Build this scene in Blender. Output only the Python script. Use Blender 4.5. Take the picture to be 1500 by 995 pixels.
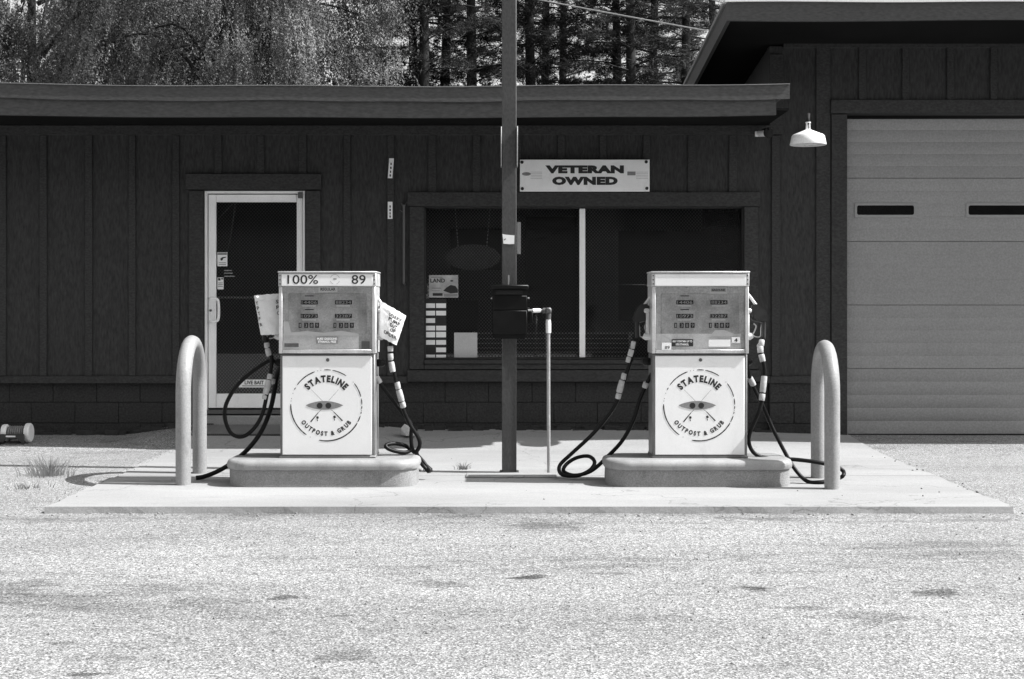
import bpy, bmesh, math, random
import numpy as np
from mathutils import Vector, Matrix, noise as mnoise
random.seed(7); rng = np.random.default_rng(7)
PI = math.pi
scene = bpy.context.scene
for o in list(bpy.data.objects): bpy.data.objects.remove(o)

# ------------------------------------------------------------------ camera, sky, sun, exposure
CAMZ = 1.35; F = 2083.0; CX = 746.0; HY = 448.0
cam_d = bpy.data.cameras.new('camera'); cam = bpy.data.objects.new('camera', cam_d)
scene.collection.objects.link(cam); scene.camera = cam
cam.location = (0, 0, CAMZ); cam.rotation_euler = (PI/2, 0, 0)
cam_d.sensor_width = 36; cam_d.lens = 36*F/1500
cam_d.shift_x = (750-CX)/1500; cam_d.shift_y = -(497.5-HY)/1500
cam_d.clip_end = 2000
SUN_EL = math.radians(48.5); K = 0.135             # sun stands to the right, a little in front of the facade
sdir = Vector((1.0, -K, math.tan(SUN_EL)*math.hypot(1, K))).normalized()
world = bpy.data.worlds.new('World'); scene.world = world; world.use_nodes = True
wn = world.node_tree; wn.nodes.clear()
sky = wn.nodes.new('ShaderNodeTexSky'); sky.sky_type = 'NISHITA'; sky.sun_disc = False
sky.sun_elevation = SUN_EL; sky.sun_rotation = math.atan2(sdir.x, sdir.y)
sky.air_density = 1.0; sky.dust_density = 2.0
bw = wn.nodes.new('ShaderNodeRGBToBW'); bg = wn.nodes.new('ShaderNodeBackground'); wo = wn.nodes.new('ShaderNodeOutputWorld')
bg.inputs['Strength'].default_value = 0.135
wn.links.new(sky.outputs[0], bw.inputs[0]); wn.links.new(bw.outputs[0], bg.inputs['Color']); wn.links.new(bg.outputs[0], wo.inputs[0])
sun_d = bpy.data.lights.new('sun', 'SUN'); sun_d.energy = 4.2; sun_d.angle = math.radians(0.53); sun_d.color = (1, 1, 1)
sun = bpy.data.objects.new('sun', sun_d); scene.collection.objects.link(sun)
sun.rotation_euler = (-sdir).to_track_quat('-Z', 'Y').to_euler(); sun.location = (20, -3, 25)
vs = scene.view_settings; vs.view_transform = 'Standard'; vs.look = 'None'; vs.exposure = 1.05; vs.gamma = 1; vs.use_curve_mapping = False

# ------------------------------------------------------------------ helpers
def wx(px, D): return (px-CX)*D/F
def wz(py, D): return CAMZ-(py-HY)*D/F
def P3(px, py, D): return Vector((wx(px, D), D, wz(py, D)))
WLOC = {}
def place(o, world_loc, parent):
    scene.collection.objects.link(o)
    WLOC[o.name] = Vector(world_loc)
    if parent is not None:
        o.parent = parent; o.location = Vector(world_loc)-WLOC[parent.name]
    else: o.location = world_loc
def tag(o, label=None, cat=None, group=None, kind=None):
    if label: o['label'] = label
    if cat: o['category'] = cat
    if group: o['group'] = group
    if kind: o['kind'] = kind
    return o
def thing(name, loc, label, cat, group=None):
    o = bpy.data.objects.new(name, None); o.empty_display_size = .1
    place(o, loc, None); return tag(o, label, cat, group)

class MB:
    def __init__(s): s.v = []; s.f = []
    def add(s, vs_, fs_):
        n = len(s.v); s.v += [tuple(p) for p in vs_]; s.f += [tuple(i+n for i in f) for f in fs_]; return s
    def box(s, x0, x1, y0, y1, z0, z1):
        return s.add([(x0,y0,z0),(x1,y0,z0),(x1,y1,z0),(x0,y1,z0),(x0,y0,z1),(x1,y0,z1),(x1,y1,z1),(x0,y1,z1)],
              [(0,3,2,1),(4,5,6,7),(0,1,5,4),(1,2,6,5),(2,3,7,6),(3,0,4,7)])
    def bev(s, x0, x1, y0, y1, z0, z1, b=.004, seg=1):
        bm = bmesh.new(); bmesh.ops.create_cube(bm, size=1)
        for v in bm.verts: v.co = Vector(((x0+x1)/2+v.co.x*(x1-x0), (y0+y1)/2+v.co.y*(y1-y0), (z0+z1)/2+v.co.z*(z1-z0)))
        bmesh.ops.bevel(bm, geom=bm.edges[:], offset=b, segments=1, affect='EDGES', profile=.5)
        bm.verts.index_update(); r = s.add([v.co[:] for v in bm.verts], [[v.index for v in f.verts] for f in bm.faces]); bm.free(); return r
    def tube(s, pts, r, n=10, caps=True, closed=False):
        pts = [Vector(p) for p in pts]; m = len(pts)
        rr = r if isinstance(r, (list, tuple)) else [r]*m
        vs_ = []; up = None
        for i, p in enumerate(pts):
            if closed: t = pts[(i+1) % m]-pts[i-1]
            else: t = pts[min(i+1, m-1)]-pts[max(i-1, 0)]
            t.normalize()
            if up is None:
                up = Vector((0,0,1)) if abs(t.z) < .9 else Vector((1,0,0))
            a = (up-t*up.dot(t)).normalized(); b = t.cross(a); up = a
            for k in range(n):
                th = 2*PI*k/n; vs_.append(p+(a*math.cos(th)+b*math.sin(th))*rr[i])
        fs = []
        for i in range(m if closed else m-1):
            j = (i+1) % m
            for k in range(n): fs.append((i*n+k, i*n+(k+1) % n, j*n+(k+1) % n, j*n+k))
        if caps and not closed: fs += [tuple(reversed(range(n))), tuple(range((m-1)*n, m*n))]
        return s.add(vs_, fs)
    def lathe(s, prof, c, axis='z', n=24):
        vs_ = []; fs = []
        for (r, h) in prof:
            for k in range(n):
                th = 2*PI*k/n; a, b = r*math.cos(th), r*math.sin(th)
                p = {'z': (a, b, h), 'x': (h, a, b), 'y': (b, h, a)}[axis]
                vs_.append((c[0]+p[0], c[1]+p[1], c[2]+p[2]))
        m = len(prof)
        for i in range(m-1):
            for k in range(n): fs.append((i*n+k, i*n+(k+1) % n, (i+1)*n+(k+1) % n, (i+1)*n+k))
        fs += [tuple(reversed(range(n))), tuple(range((m-1)*n, m*n))]
        return s.add(vs_, fs)
    def prism(s, poly, y0, y1):                      # outline in x,z extruded along y
        n = len(poly); vs_ = [(x, y0, z) for x, z in poly]+[(x, y1, z) for x, z in poly]
        fs = [tuple(range(n)), tuple(reversed(range(n, 2*n)))]+[(i, i+n, (i+1) % n+n, (i+1) % n) for i in range(n)]
        return s.add(vs_, fs)
    def sheet(s, x0, x1, z0, z1, y): return s.add([(x0,y,z0),(x1,y,z0),(x1,y,z1),(x0,y,z1)], [(0,1,2,3)])
    def disc(s, cx, cz, y, r, n=12, rz=None): return s.add([(cx+r*math.cos(2*PI*k/n), y, cz+(rz or r)*math.sin(2*PI*k/n)) for k in range(n)], [tuple(range(n))])
    def build(s, name, mat, parent=None, smooth=True, origin=None):
        v = np.array(s.v, dtype=float)
        o = Vector(origin) if origin is not None else Vector(((v[:,0].min()+v[:,0].max())/2, (v[:,1].min()+v[:,1].max())/2, v[:,2].min()))
        me = bpy.data.meshes.new(name); me.from_pydata([tuple(Vector(p)-o) for p in s.v], [], s.f)
        bm = bmesh.new(); bm.from_mesh(me); bmesh.ops.recalc_face_normals(bm, faces=bm.faces[:]); bm.to_mesh(me); bm.free()
        if smooth:
            me.polygons.foreach_set('use_smooth', [True]*len(me.polygons)); me.set_sharp_from_angle(angle=math.radians(40))
        me.materials.append(mat); ob = bpy.data.objects.new(name, me); place(ob, o, parent); return ob
def np_mesh(name, V, FA, mat):
    k = FA.shape[1]; me = bpy.data.meshes.new(name)
    me.vertices.add(len(V)); me.vertices.foreach_set('co', V.astype(np.float32).ravel())
    me.loops.add(FA.size); me.loops.foreach_set('vertex_index', FA.astype(np.int32).ravel())
    me.polygons.add(len(FA)); me.polygons.foreach_set('loop_start', (np.arange(len(FA))*k).astype(np.int32))
    me.update(calc_edges=True); me.validate(); me.materials.append(mat); return me
def mesh_obj(name, me, loc, parent=None):
    o = bpy.data.objects.new(name, me); place(o, loc, parent); return o
def catmull(pts, sub=8):
    pts = [Vector(p) for p in pts]; out = []
    q = [pts[0]*2-pts[1]]+pts+[pts[-1]*2-pts[-2]]
    for i in range(1, len(q)-2):
        p0, p1, p2, p3 = q[i-1], q[i], q[i+1], q[i+2]
        for j in range(sub):
            t = j/sub
            out.append(.5*((2*p1)+(p2-p0)*t+(2*p0-5*p1+4*p2-p3)*t*t+(3*p1-p0-3*p2+p3)*t**3))
    out.append(pts[-1]); return out

# lettering: outlines of the built-in font as flat meshes
_tc = {}
def text2d(body, bold=0.0):
    key = (body, bold)
    if key in _tc: return _tc[key]
    cu = bpy.data.curves.new('lettering', 'FONT'); cu.body = body; cu.offset = bold; cu.resolution_u = 3; cu.space_character = 1+1.3*bold
    ob = bpy.data.objects.new('lettering', cu); scene.collection.objects.link(ob)
    bpy.context.view_layer.update()
    me = bpy.data.meshes.new_from_object(ob.evaluated_get(bpy.context.evaluated_depsgraph_get()))
    V = [(v.co.x, v.co.y) for v in me.vertices]; Fc = [tuple(p.vertices) for p in me.polygons]
    bpy.data.objects.remove(ob); bpy.data.curves.remove(cu); bpy.data.meshes.remove(me)
    _tc[key] = (np.array(V), Fc); return _tc[key]
def text_fit(mb, body, x0, x1, z0, z1, y, bold=0.0, slant=0):
    V, Fc = text2d(body, bold); lo, hi = V.min(0), V.max(0); u = (V-lo)/(hi-lo)
    return mb.add([(x0+a*(x1-x0)+slant*b, y, z0+b*(z1-z0)) for a, b in u], Fc)
def text_map(mb, body, fn, u0, u1, v0, v1, bold=0.0):
    V, Fc = text2d(body, bold); lo, hi = V.min(0), V.max(0); u = (V-lo)/(hi-lo)
    return mb.add([fn(u0+a*(u1-u0), v0+b*(v1-v0)) for a, b in u], Fc)
def text_arc(mb, body, cx, cz, y, r, h, a0, a1, bold, inside=False):
    cap = text2d('H', bold)[0]; cap = cap[:,1].max()-cap[:,1].min(); sc = h/cap
    W = []
    for ch in body:
        if ch == ' ': W.append(.25)
        else: V = text2d(ch, bold)[0]; W.append(V[:,0].max()-V[:,0].min())
    gap = .09+2*bold; tot = sum(W)+gap*(len(W)-1); pos = 0
    for ch, wd in zip(body, W):
        t = (pos+wd/2)/tot; ang = a0+(a1-a0)*t; pos += wd+gap
        if ch == ' ': continue
        V, Fc = text2d(ch, bold); xm = (V[:,0].max()+V[:,0].min())/2
        rot = ang+PI/2 if inside else ang-PI/2
        bx, bz = cx+r*math.cos(ang), cz+r*math.sin(ang)
        c, s_ = math.cos(rot), math.sin(rot)
        mb.add([(bx+((a-xm)*.83*c-(b-cap/2)*s_)*sc, y, bz+((a-xm)*.83*s_+(b-cap/2)*c)*sc) for a, b in V], Fc)
    return mb

# ------------------------------------------------------------------ materials (all neutral grey: a black-and-white photograph)
def nt(name):
    m = bpy.data.materials.new(name); m.use_nodes = True; t = m.node_tree; t.nodes.clear()
    out = t.nodes.new('ShaderNodeOutputMaterial'); return m, t, out
def node(t, typ, **kw):
    n = t.nodes.new(typ)
    for k, v in kw.items():
        if k in n.inputs: n.inputs[k].default_value = v
        else: setattr(n, k, v)
    return n
def math_n(t, op, a, b=None, clamp=False):
    n = t.nodes.new('ShaderNodeMath'); n.operation = op; n.use_clamp = clamp
    for i, q in enumerate((a, b)):
        if q is None: continue
        if isinstance(q, (int, float)): n.inputs[i].default_value = q
        else: t.links.new(q, n.inputs[i])
    return n.outputs[0]
def pos_n(t, scale=(1,1,1)):
    g = t.nodes.new('ShaderNodeNewGeometry'); m = t.nodes.new('ShaderNodeMapping'); m.inputs['Scale'].default_value = scale
    t.links.new(g.outputs['Position'], m.inputs['Vector']); return m.outputs[0]
def noise_n(t, vec, scale, detail=4, rough=.6):
    n = node(t, 'ShaderNodeTexNoise', Scale=scale, Detail=detail, Roughness=rough); t.links.new(vec, n.inputs['Vector']); return n.outputs['Fac']
def rng_n(t, v, a, b, c, d, smooth=False):
    n = t.nodes.new('ShaderNodeMapRange'); n.clamp = True
    if smooth: n.interpolation_type = 'SMOOTHSTEP'
    t.links.new(v, n.inputs[0])
    for i, q in enumerate((a, b, c, d)): n.inputs[i+1].default_value = q
    return n.outputs[0]
def M(name, base, rough=.6, metal=0.0, var=.12, scale=3.0, fine=.1, fscale=120.0, bump=.15, stretch=(1,1,1), coat=0.0, spec=.5, dirt=0.0):
    m, t, out = nt(name); b = t.nodes.new('ShaderNodeBsdfPrincipled'); t.links.new(b.outputs[0], out.inputs[0])
    p = pos_n(t, stretch); n1 = noise_n(t, p, scale, 5, .6); n2 = noise_n(t, p, fscale, 2, .5)
    v = math_n(t, 'MULTIPLY', rng_n(t, n1, .25, .75, 1-var, 1+var), rng_n(t, n2, .25, .75, 1-fine, 1+fine))
    oi = t.nodes.new('ShaderNodeObjectInfo'); v = math_n(t, 'MULTIPLY', v, rng_n(t, oi.outputs['Random'], 0, 1, .96, 1.04))
    if dirt:
        n3 = noise_n(t, pos_n(t, (1,1,.5)), 9, 8, .75); v = math_n(t, 'MULTIPLY', v, rng_n(t, n3, .54, .72, 1, 1-dirt))
    v = math_n(t, 'MULTIPLY', v, base)
    t.links.new(v, b.inputs['Base Color']); b.inputs['Roughness'].default_value = rough; b.inputs['Metallic'].default_value = metal
    b.inputs['Specular IOR Level'].default_value = spec
    r = rng_n(t, n1, .2, .8, max(.05, rough-.1), min(1, rough+.1)); t.links.new(r, b.inputs['Roughness'])
    if coat: b.inputs['Coat Weight'].default_value = coat; b.inputs['Coat Roughness'].default_value = .1
    if bump:
        bp = node(t, 'ShaderNodeBump', Strength=bump, Distance=.004); t.links.new(n2, bp.inputs['Height']); t.links.new(bp.outputs[0], b.inputs['Normal'])
    return m
siding = M('painted_siding', 0.032, .62, var=.10, scale=1.6, fine=0.45, fscale=62, bump=.35, stretch=(1,1,.25), spec=.3, dirt=.10)
trim = M('painted_trim', 0.033, .58, var=.10, scale=2.2, fine=0.45, fscale=62, bump=.3, stretch=(.6,1,1), spec=.3, dirt=.12)
fascia_m = M('painted_fascia', 0.07, .5, var=.08, scale=1.2, fine=0.28, fscale=60, bump=.2, stretch=(.35,1,1), spec=.35, dirt=.12)
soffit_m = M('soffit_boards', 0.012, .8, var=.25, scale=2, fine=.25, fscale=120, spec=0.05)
block_m = M('painted_block', 0.033, .75, var=.15, scale=4, fine=0.45, fscale=55, bump=.7, spec=.25, dirt=.2)
joint_m = M('mortar', 0.017, .9, bump=.5)
door_m = M('garage_door_paint', 0.26, .5, var=.05, scale=1.1, fine=0.16, fscale=60, bump=.2, spec=.35, dirt=.05)
lite_frame_m = M('lite_frame', 0.29, .45)
alu = M('aluminium_frame', 0.88, .42, metal=0.0, var=.06, fine=.08, fscale=200, bump=.1, dirt=.1)
alu_dark = M('dark_metal', .10, .5, metal=.3)
chrome = M('pump_metal', 0.58, .36, metal=0.3, var=.18, scale=9, fine=.12, fscale=150, bump=.12, dirt=0.4)
cabinet_m = M('cabinet_metal', .20, .45, metal=.3, var=.25, scale=8, dirt=.3)
white_panel = M('white_enamel', 0.86, .35, var=.04, scale=3, fine=.05, fscale=300, bump=.05, dirt=0.09)
white_paper = M('white_paper', .80, .8, var=.05, scale=14, fine=.04)
bag_m = M('paper_bag', .78, .75, var=.10, scale=16, fine=.06, bump=.2)
print_dark = M('black_print', 0.015, .6, var=.2, scale=30, bump=0)
print_mid = M('grey_print', 0.22, .6, var=.15, scale=30, bump=0)
print_faint = M('faint_print', .50, .6, var=.2, scale=40, bump=0)
dial_m = M('dial_face', 0.62, .6, var=.22, scale=7, fine=.2, fscale=90, dirt=.35)
dial_inner = M('dial_plate', 0.5, .55, var=0.35, scale=9, fine=.2, fscale=90, dirt=.3)
card_m = M('insert_card', 0.88, .7, var=.18, scale=8, fine=.1, dirt=0.2)
island_m = M('island_concrete', 0.23, .75, var=.16, scale=5, fine=0.3, fscale=120, bump=.5, dirt=0.35)
rim_m = M('island_rim_paint', 0.27, .55, var=.18, scale=6, fine=.12, fscale=140, bump=.3, dirt=0.35)
bollard_m = M('bollard_paint', 0.265, .5, var=.10, scale=4, fine=0.14, fscale=80, bump=.2, dirt=0.3)
pole_m = M('pole_paint', 0.05, .5, var=.12, scale=3, fine=0.3, fscale=70, bump=.2, stretch=(1,1,.5), dirt=.15)
box_m = M('black_box_paint', 0.004, .42, var=.25, scale=9, fine=.2, bump=.2, dirt=.2, spec=0.2)
slot_m = M('slot_black', .004, .8, bump=0)
galv = M('galvanised_pipe', .42, .45, metal=.5, var=.2, scale=12)
rubber = M('black_rubber', 0.008, .42, var=.3, scale=14, fine=.2, spec=0.15)
tape_m = M('pale_tape', 0.42, .6, var=.25, scale=25, dirt=.3)
nozzle_m = M('nozzle_body', 0.018, .45, metal=.2, var=.3, scale=20)
lamp_m = M('lamp_enamel', 0.85, .3, var=.05, scale=8)
sign_m = M('sign_board', 0.88, .5, var=.06, scale=6, fine=.05, dirt=.12)
reel_white = M('reel_plastic', .75, .4); reel_dark = M('reel_dark', .03, .5); reel_grey = M('reel_grey', .18, .5)
rock_m = M('rock', 0.21, .85, var=.3, scale=14, bump=.8)
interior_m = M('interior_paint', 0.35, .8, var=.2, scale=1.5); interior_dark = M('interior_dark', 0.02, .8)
bark = M('bark', 0.02, .9, var=.4, scale=6, bump=1.0, stretch=(1,1,.2))
bark_pale = M('pale_bark', 0.02, .9, var=.5, scale=5, bump=.8, stretch=(1,1,.3))
wire_m = M('wire', .30, .5, bump=0)
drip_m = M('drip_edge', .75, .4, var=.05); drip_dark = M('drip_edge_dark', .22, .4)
mat_m = M('rubber_mat', .055, .8); roofing = M('roofing', .15, .9, var=.2)
debris_m = M('dark_debris', .03, .95, var=.5, scale=20, bump=1)

def leaf_mat(name, base, trans):
    m, t, out = nt(name); d = t.nodes.new('ShaderNodeBsdfPrincipled'); tr = t.nodes.new('ShaderNodeBsdfTranslucent'); mx = t.nodes.new('ShaderNodeMixShader')
    v = math_n(t, 'MULTIPLY', rng_n(t, noise_n(t, pos_n(t), 1.1, 4), .35, .65, .35, 1.5), rng_n(t, noise_n(t, pos_n(t), 12, 2), .3, .7, .85, 1.15))
    v = math_n(t, 'MULTIPLY', v, base)
    t.links.new(v, d.inputs['Base Color']); t.links.new(v, tr.inputs['Color']); d.inputs['Roughness'].default_value = .5
    d.inputs['Specular IOR Level'].default_value = .18
    mx.inputs[0].default_value = trans; t.links.new(d.outputs[0], mx.inputs[1]); t.links.new(tr.outputs[0], mx.inputs[2]); t.links.new(mx.outputs[0], out.inputs[0]); return m
leaf_m = leaf_mat('weeping_leaf', .145, .15); needle_m = leaf_mat('pine_needle', .05, .2); wood_m = leaf_mat('wood_leaf', .075, .35)
grass_m = leaf_mat('grass_blade', .24, .3); thick_m = leaf_mat('shaded_thicket_leaf', .04, .1); dark_m = leaf_mat('roadside_leaf', .012, .0)

def glass_mat(name, tint, refl):
    m, t, out = nt(name); tr = t.nodes.new('ShaderNodeBsdfTransparent'); gl = t.nodes.new('ShaderNodeBsdfGlossy'); mx = t.nodes.new('ShaderNodeMixShader')
    tr.inputs[0].default_value = (tint,)*3+(1,); gl.inputs['Roughness'].default_value = .015; gl.inputs[0].default_value = (.95,)*3+(1,)
    fr = node(t, 'ShaderNodeFresnel', IOR=1.5); f = math_n(t, 'MULTIPLY', fr.outputs[0], refl, True)
    t.links.new(f, mx.inputs[0]); t.links.new(tr.outputs[0], mx.inputs[1]); t.links.new(gl.outputs[0], mx.inputs[2]); t.links.new(mx.outputs[0], out.inputs[0]); return m
glass = glass_mat('window_glass', .80, 1.15); pump_glass = glass_mat('pump_glass', .97, .8)
def mesh_screen(name):
    m, t, out = nt(name); tr = t.nodes.new('ShaderNodeBsdfTransparent'); d = node(t, 'ShaderNodeBsdfDiffuse'); d.inputs[0].default_value = (.07,.07,.07,1); mx = t.nodes.new('ShaderNodeMixShader')
    g = t.nodes.new('ShaderNodeNewGeometry'); s = t.nodes.new('ShaderNodeSeparateXYZ'); t.links.new(g.outputs['Position'], s.inputs[0])
    ms = []
    for sg in (1, -1):
        u = math_n(t, 'ADD', s.outputs[0], math_n(t, 'MULTIPLY', s.outputs[2], sg*.9))
        ms.append(math_n(t, 'LESS_THAN', math_n(t, 'FRACT', math_n(t, 'MULTIPLY', u, 31.0)), .30))
    t.links.new(math_n(t, 'MAXIMUM', *ms), mx.inputs[0]); t.links.new(tr.outputs[0], mx.inputs[1]); t.links.new(d.outputs[0], mx.inputs[2]); t.links.new(mx.outputs[0], out.inputs[0]); return m
screen_m = mesh_screen('expanded_mesh')

def spot_sum(t, spots):                              # oil stains: soft-edged ragged spots at real places on the lot
    g = t.nodes.new('ShaderNodeNewGeometry'); nz = noise_n(t, pos_n(t, (.7,1.5,1)), 9.0, 10, .85); tot = None
    for (x, y, rx, ry, st) in spots:
        mp = t.nodes.new('ShaderNodeMapping'); mp.vector_type = 'POINT'
        mp.inputs['Location'].default_value = (-x/rx, -y/ry, 0); mp.inputs['Scale'].default_value = (1/rx, 1/ry, 0)
        t.links.new(g.outputs['Position'], mp.inputs['Vector'])
        ln = t.nodes.new('ShaderNodeVectorMath'); ln.operation = 'LENGTH'; t.links.new(mp.outputs[0], ln.inputs[0])
        q = math_n(t, 'ADD', ln.outputs['Value'], math_n(t, 'MULTIPLY', math_n(t, 'SUBTRACT', nz, .5), 5.5))
        w = math_n(t, 'MULTIPLY', rng_n(t, q, .45, 1.0, 1, 0, True), st)
        tot = w if tot is None else math_n(t, 'MAXIMUM', tot, w)
    return tot
def gD(py, z=-.045): return F*(CAMZ-z)/(py-HY)
def gs(px, py, wpx, hm, st): D = gD(py); return (wx(px, D), D, wpx*D/F/2, hm/2, st)
def ground_mat(name, base, spots, speck, cracks=0.0):
    m, t, out = nt(name); b = t.nodes.new('ShaderNodeBsdfPrincipled'); t.links.new(b.outputs[0], out.inputs[0])
    p = pos_n(t)
    f1 = noise_n(t, p, 125, 3, .7); f2 = noise_n(t, p, 52, 4, .75); vr = node(t, 'ShaderNodeTexVoronoi', Scale=105.0); t.links.new(p, vr.inputs['Vector'])
    v = math_n(t, 'MULTIPLY', rng_n(t, f1, .36, .64, 1-speck*.85, 1+speck*.75), rng_n(t, f2, .3, .7, 1-speck*.6, 1+speck*.5))
    sp = t.nodes.new('ShaderNodeSeparateXYZ'); t.links.new(vr.outputs['Color'], sp.inputs[0])
    v = math_n(t, 'MULTIPLY', v, rng_n(t, sp.outputs[0], 0, 1, 1-speck*.6, 1+speck*.5))
    l1 = noise_n(t, pos_n(t, (.35,1,1)), .9, 6, .62); l2 = noise_n(t, pos_n(t, (.5,1.6,1)), 3.2, 7, .7)
    v = math_n(t, 'MULTIPLY', v, rng_n(t, l1, .3, .7, .80, 1.14)); v = math_n(t, 'MULTIPLY', v, rng_n(t, l2, .56, .74, 1.03, .66 if speck > .2 else .88))
    l3 = noise_n(t, pos_n(t, (.7,2.2,1)), 7.5, 6, .7); v = math_n(t, 'MULTIPLY', v, rng_n(t, l3, .66, .74, 1.0, .62 if speck > .2 else .85))
    if speck > .2:
        l4 = noise_n(t, pos_n(t, (.28,1.1,1)), 2.6, 10, .82); l5 = noise_n(t, pos_n(t, (.16,.9,1)), 1.1, 3, .5)
        v = math_n(t, 'MULTIPLY', v, rng_n(t, math_n(t, 'ADD', l4, math_n(t, 'MULTIPLY', l5, .5)), .80, .92, 1.04, .62))
    if spots: v = math_n(t, 'MULTIPLY', v, math_n(t, 'SUBTRACT', 1.0, spot_sum(t, spots)))
    if cracks:
        wv = t.nodes.new('ShaderNodeVectorMath'); wv.operation = 'ADD'; nn = node(t, 'ShaderNodeTexNoise', Scale=2.5, Detail=5.0); t.links.new(p, nn.inputs['Vector'])
        t.links.new(p, wv.inputs[0]); t.links.new(nn.outputs['Color'], wv.inputs[1])
        vc = node(t, 'ShaderNodeTexVoronoi', Scale=.42, feature='DISTANCE_TO_EDGE'); t.links.new(wv.outputs[0], vc.inputs['Vector'])
        v = math_n(t, 'MULTIPLY', v, rng_n(t, vc.outputs['Distance'], 0, .006, 1-cracks, 1))
    v = math_n(t, 'MULTIPLY', v, base); t.links.new(v, b.inputs['Base Color'])
    b.inputs['Roughness'].default_value = .9; b.inputs['Specular IOR Level'].default_value = .25
    h = math_n(t, 'ADD', f1, math_n(t, 'MULTIPLY', vr.outputs['Distance'], 1.5)); bp = node(t, 'ShaderNodeBump', Strength=.35 if speck > .2 else .12, Distance=.008)
    t.links.new(h, bp.inputs['Height']); t.links.new(bp.outputs[0], b.inputs['Normal']); return m
stains = [gs(775,846,60,.16,.75), gs(1105,863,58,.16,.75), gs(415,876,70,.16,.6), gs(790,770,140,.5,.45), gs(650,856,110,.2,.4), gs(1375,868,80,.22,.55), gs(90,943,46,.12,.45),
          gs(500,960,110,.28,.4), gs(1290,905,150,.3,.35), gs(300,880,180,.25,.3), gs(30,860,120,.5,.35), gs(1130,760,200,.22,.4), gs(500,902,60,.06,.5), gs(120,988,60,.07,.7), gs(880,840,90,.1,.4), gs(1180,890,90,.12,.4)]
asphalt = ground_mat('old_pale_asphalt', .25, stains, .78)
concrete = ground_mat('concrete', .295, [(-2.6,10.9,.5,.12,.2), (1.9,11.0,.9,.10,.22), (.9,11.1,.6,.1,.2)], .12, .35)
grass_ground = ground_mat('mown_grass', .035, None, .8)

# ------------------------------------------------------------------ the setting: ground, slab, bank
SLX0, SLX1, SLY0, SLY1 = -3.115, 3.39, 9.555, 14.215
def R(x, y):                                         # the lot rises a little towards the building, most at the door
    xs = [-9, -4.6, -3.85, -3.2, -1.5, -.95, 1.3, 2.6, 3.4, 8]
    zw = np.interp(x, xs, [.07,.078,.078,.185,.185,.12,.123,.09,.065,.055]); y0 = np.interp(x, xs, [12.6,12.9,13.2,13.55,13.6,13.5,12.8,12.9,12.9,12.9])
    return zw*np.clip((y-y0)/(14.25-y0), 0, 1)
def G(x, y):
    z = -.045+.037*np.clip((y-9.9)/1.2, 0, 1)
    inside = (x > SLX0) & (x < SLX1) & (y > SLY0) & (y < 14.22)
    return np.where(inside, R(x, y)-.055, R(x, y)+z)
ex = .004
gx = np.unique(np.concatenate([np.linspace(-300,-20,12), np.linspace(-20,-6,15), np.arange(-6,6.01,.2), [SLX0-ex,SLX0+ex,SLX1-ex,SLX1+ex,-4.6,-3.85,-3.2,-1.5,-.95,3.4], np.linspace(6,20,15), np.linspace(20,300,12)]))
gy = np.unique(np.concatenate([np.linspace(-300,-12,10), np.linspace(-12,6,10), np.arange(6,9.4,.4), [SLY0-ex,SLY0+ex], np.arange(9.8,14.3,.15), [13.6, 14.25], np.linspace(14.5,24,8), np.linspace(24,300,10)]))
XX, YY = np.meshgrid(gx, gy); ZZ = np.where(YY < -12, -.045, G(XX, YY)); ZZ = np.where(YY > 14.3, -.02, ZZ)
nx_, ny_ = len(gx), len(gy)
idx = np.arange(nx_*ny_).reshape(ny_, nx_)
FA = np.stack([idx[:-1,:-1], idx[:-1,1:], idx[1:,1:], idx[1:,:-1]], -1).reshape(-1, 4)
go = mesh_obj('ground', np_mesh('ground', np.stack([XX,YY,ZZ], -1).reshape(-1,3), FA, asphalt), (0,0,0)); tag(go, kind='structure')
go['label'] = 'pale worn asphalt lot with dark oil stains'
def slab(y0, y1, label, jit):
    mb = MB(); xs = np.unique(np.concatenate([np.arange(SLX0, SLX1, .1), [SLX1, -1.5, -.95]])); ys = np.unique(np.concatenate([np.arange(y0, y1, .15), [y1]+([13.6] if y0 < 13.6 < y1 else [])]))
    n = len(xs); vs_ = []
    for j, y in enumerate(ys):
        for i, x in enumerate(xs):
            yy = y+(random.uniform(-.002,.002) if j == 0 and jit else 0); xx = x+(random.uniform(-.012,.012) if i in (0, n-1) else 0)
            vs_.append((xx, yy, float(R(x, y))))
    m = len(ys); fs = [(j*n+i, j*n+i+1, (j+1)*n+i+1, (j+1)*n+i) for j in range(m-1) for i in range(n-1)]
    rim = [i for i in range(n)]+[j*n+n-1 for j in range(1, m)]+[(m-1)*n+i for i in range(n-2, -1, -1)]+[j*n for j in range(m-2, 0, -1)]
    b0 = len(vs_); vs_ += [(vs_[i][0], vs_[i][1]-(.011+.006*math.sin(vs_[i][0]*9)*math.sin(vs_[i][0]*3.1) if jit and i < n else 0), vs_[i][2]-.06) for i in rim]; q = len(rim)
    fs += [(rim[k], b0+k, b0+(k+1) % q, rim[(k+1) % q]) for k in range(q)]
    mb.add(vs_, fs); return tag(mb.build('concrete_slab', concrete, smooth=False), label, kind='structure')
slab(SLY0, 11.292, 'front strip of the pale concrete slab under the pumps', True)
slab(11.302, SLY1, 'rear strip of the pale concrete slab towards the shop wall', False)
mb = MB(); n = 24
for i in range(n+1):
    x = -90+180*i/n
    for (y, z) in ((-13,-.03), (-16,.6), (-20,2.2), (-25,3.6), (-150,62)): mb.v.append((x, y, z+(.25*math.sin(x*.31)+.2*math.sin(x*.83+y) if z > 0 else 0)))  # steep far rise added to keep bright sky out of the glass reflections
for i in range(n):
    for j in range(4): a = i*5+j; mb.f.append((a, a+5, a+6, a+1))
tag(mb.build('grass_bank', grass_ground), 'grassy bank across the road, its added far rise darkening the reflections', kind='structure')
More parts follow.
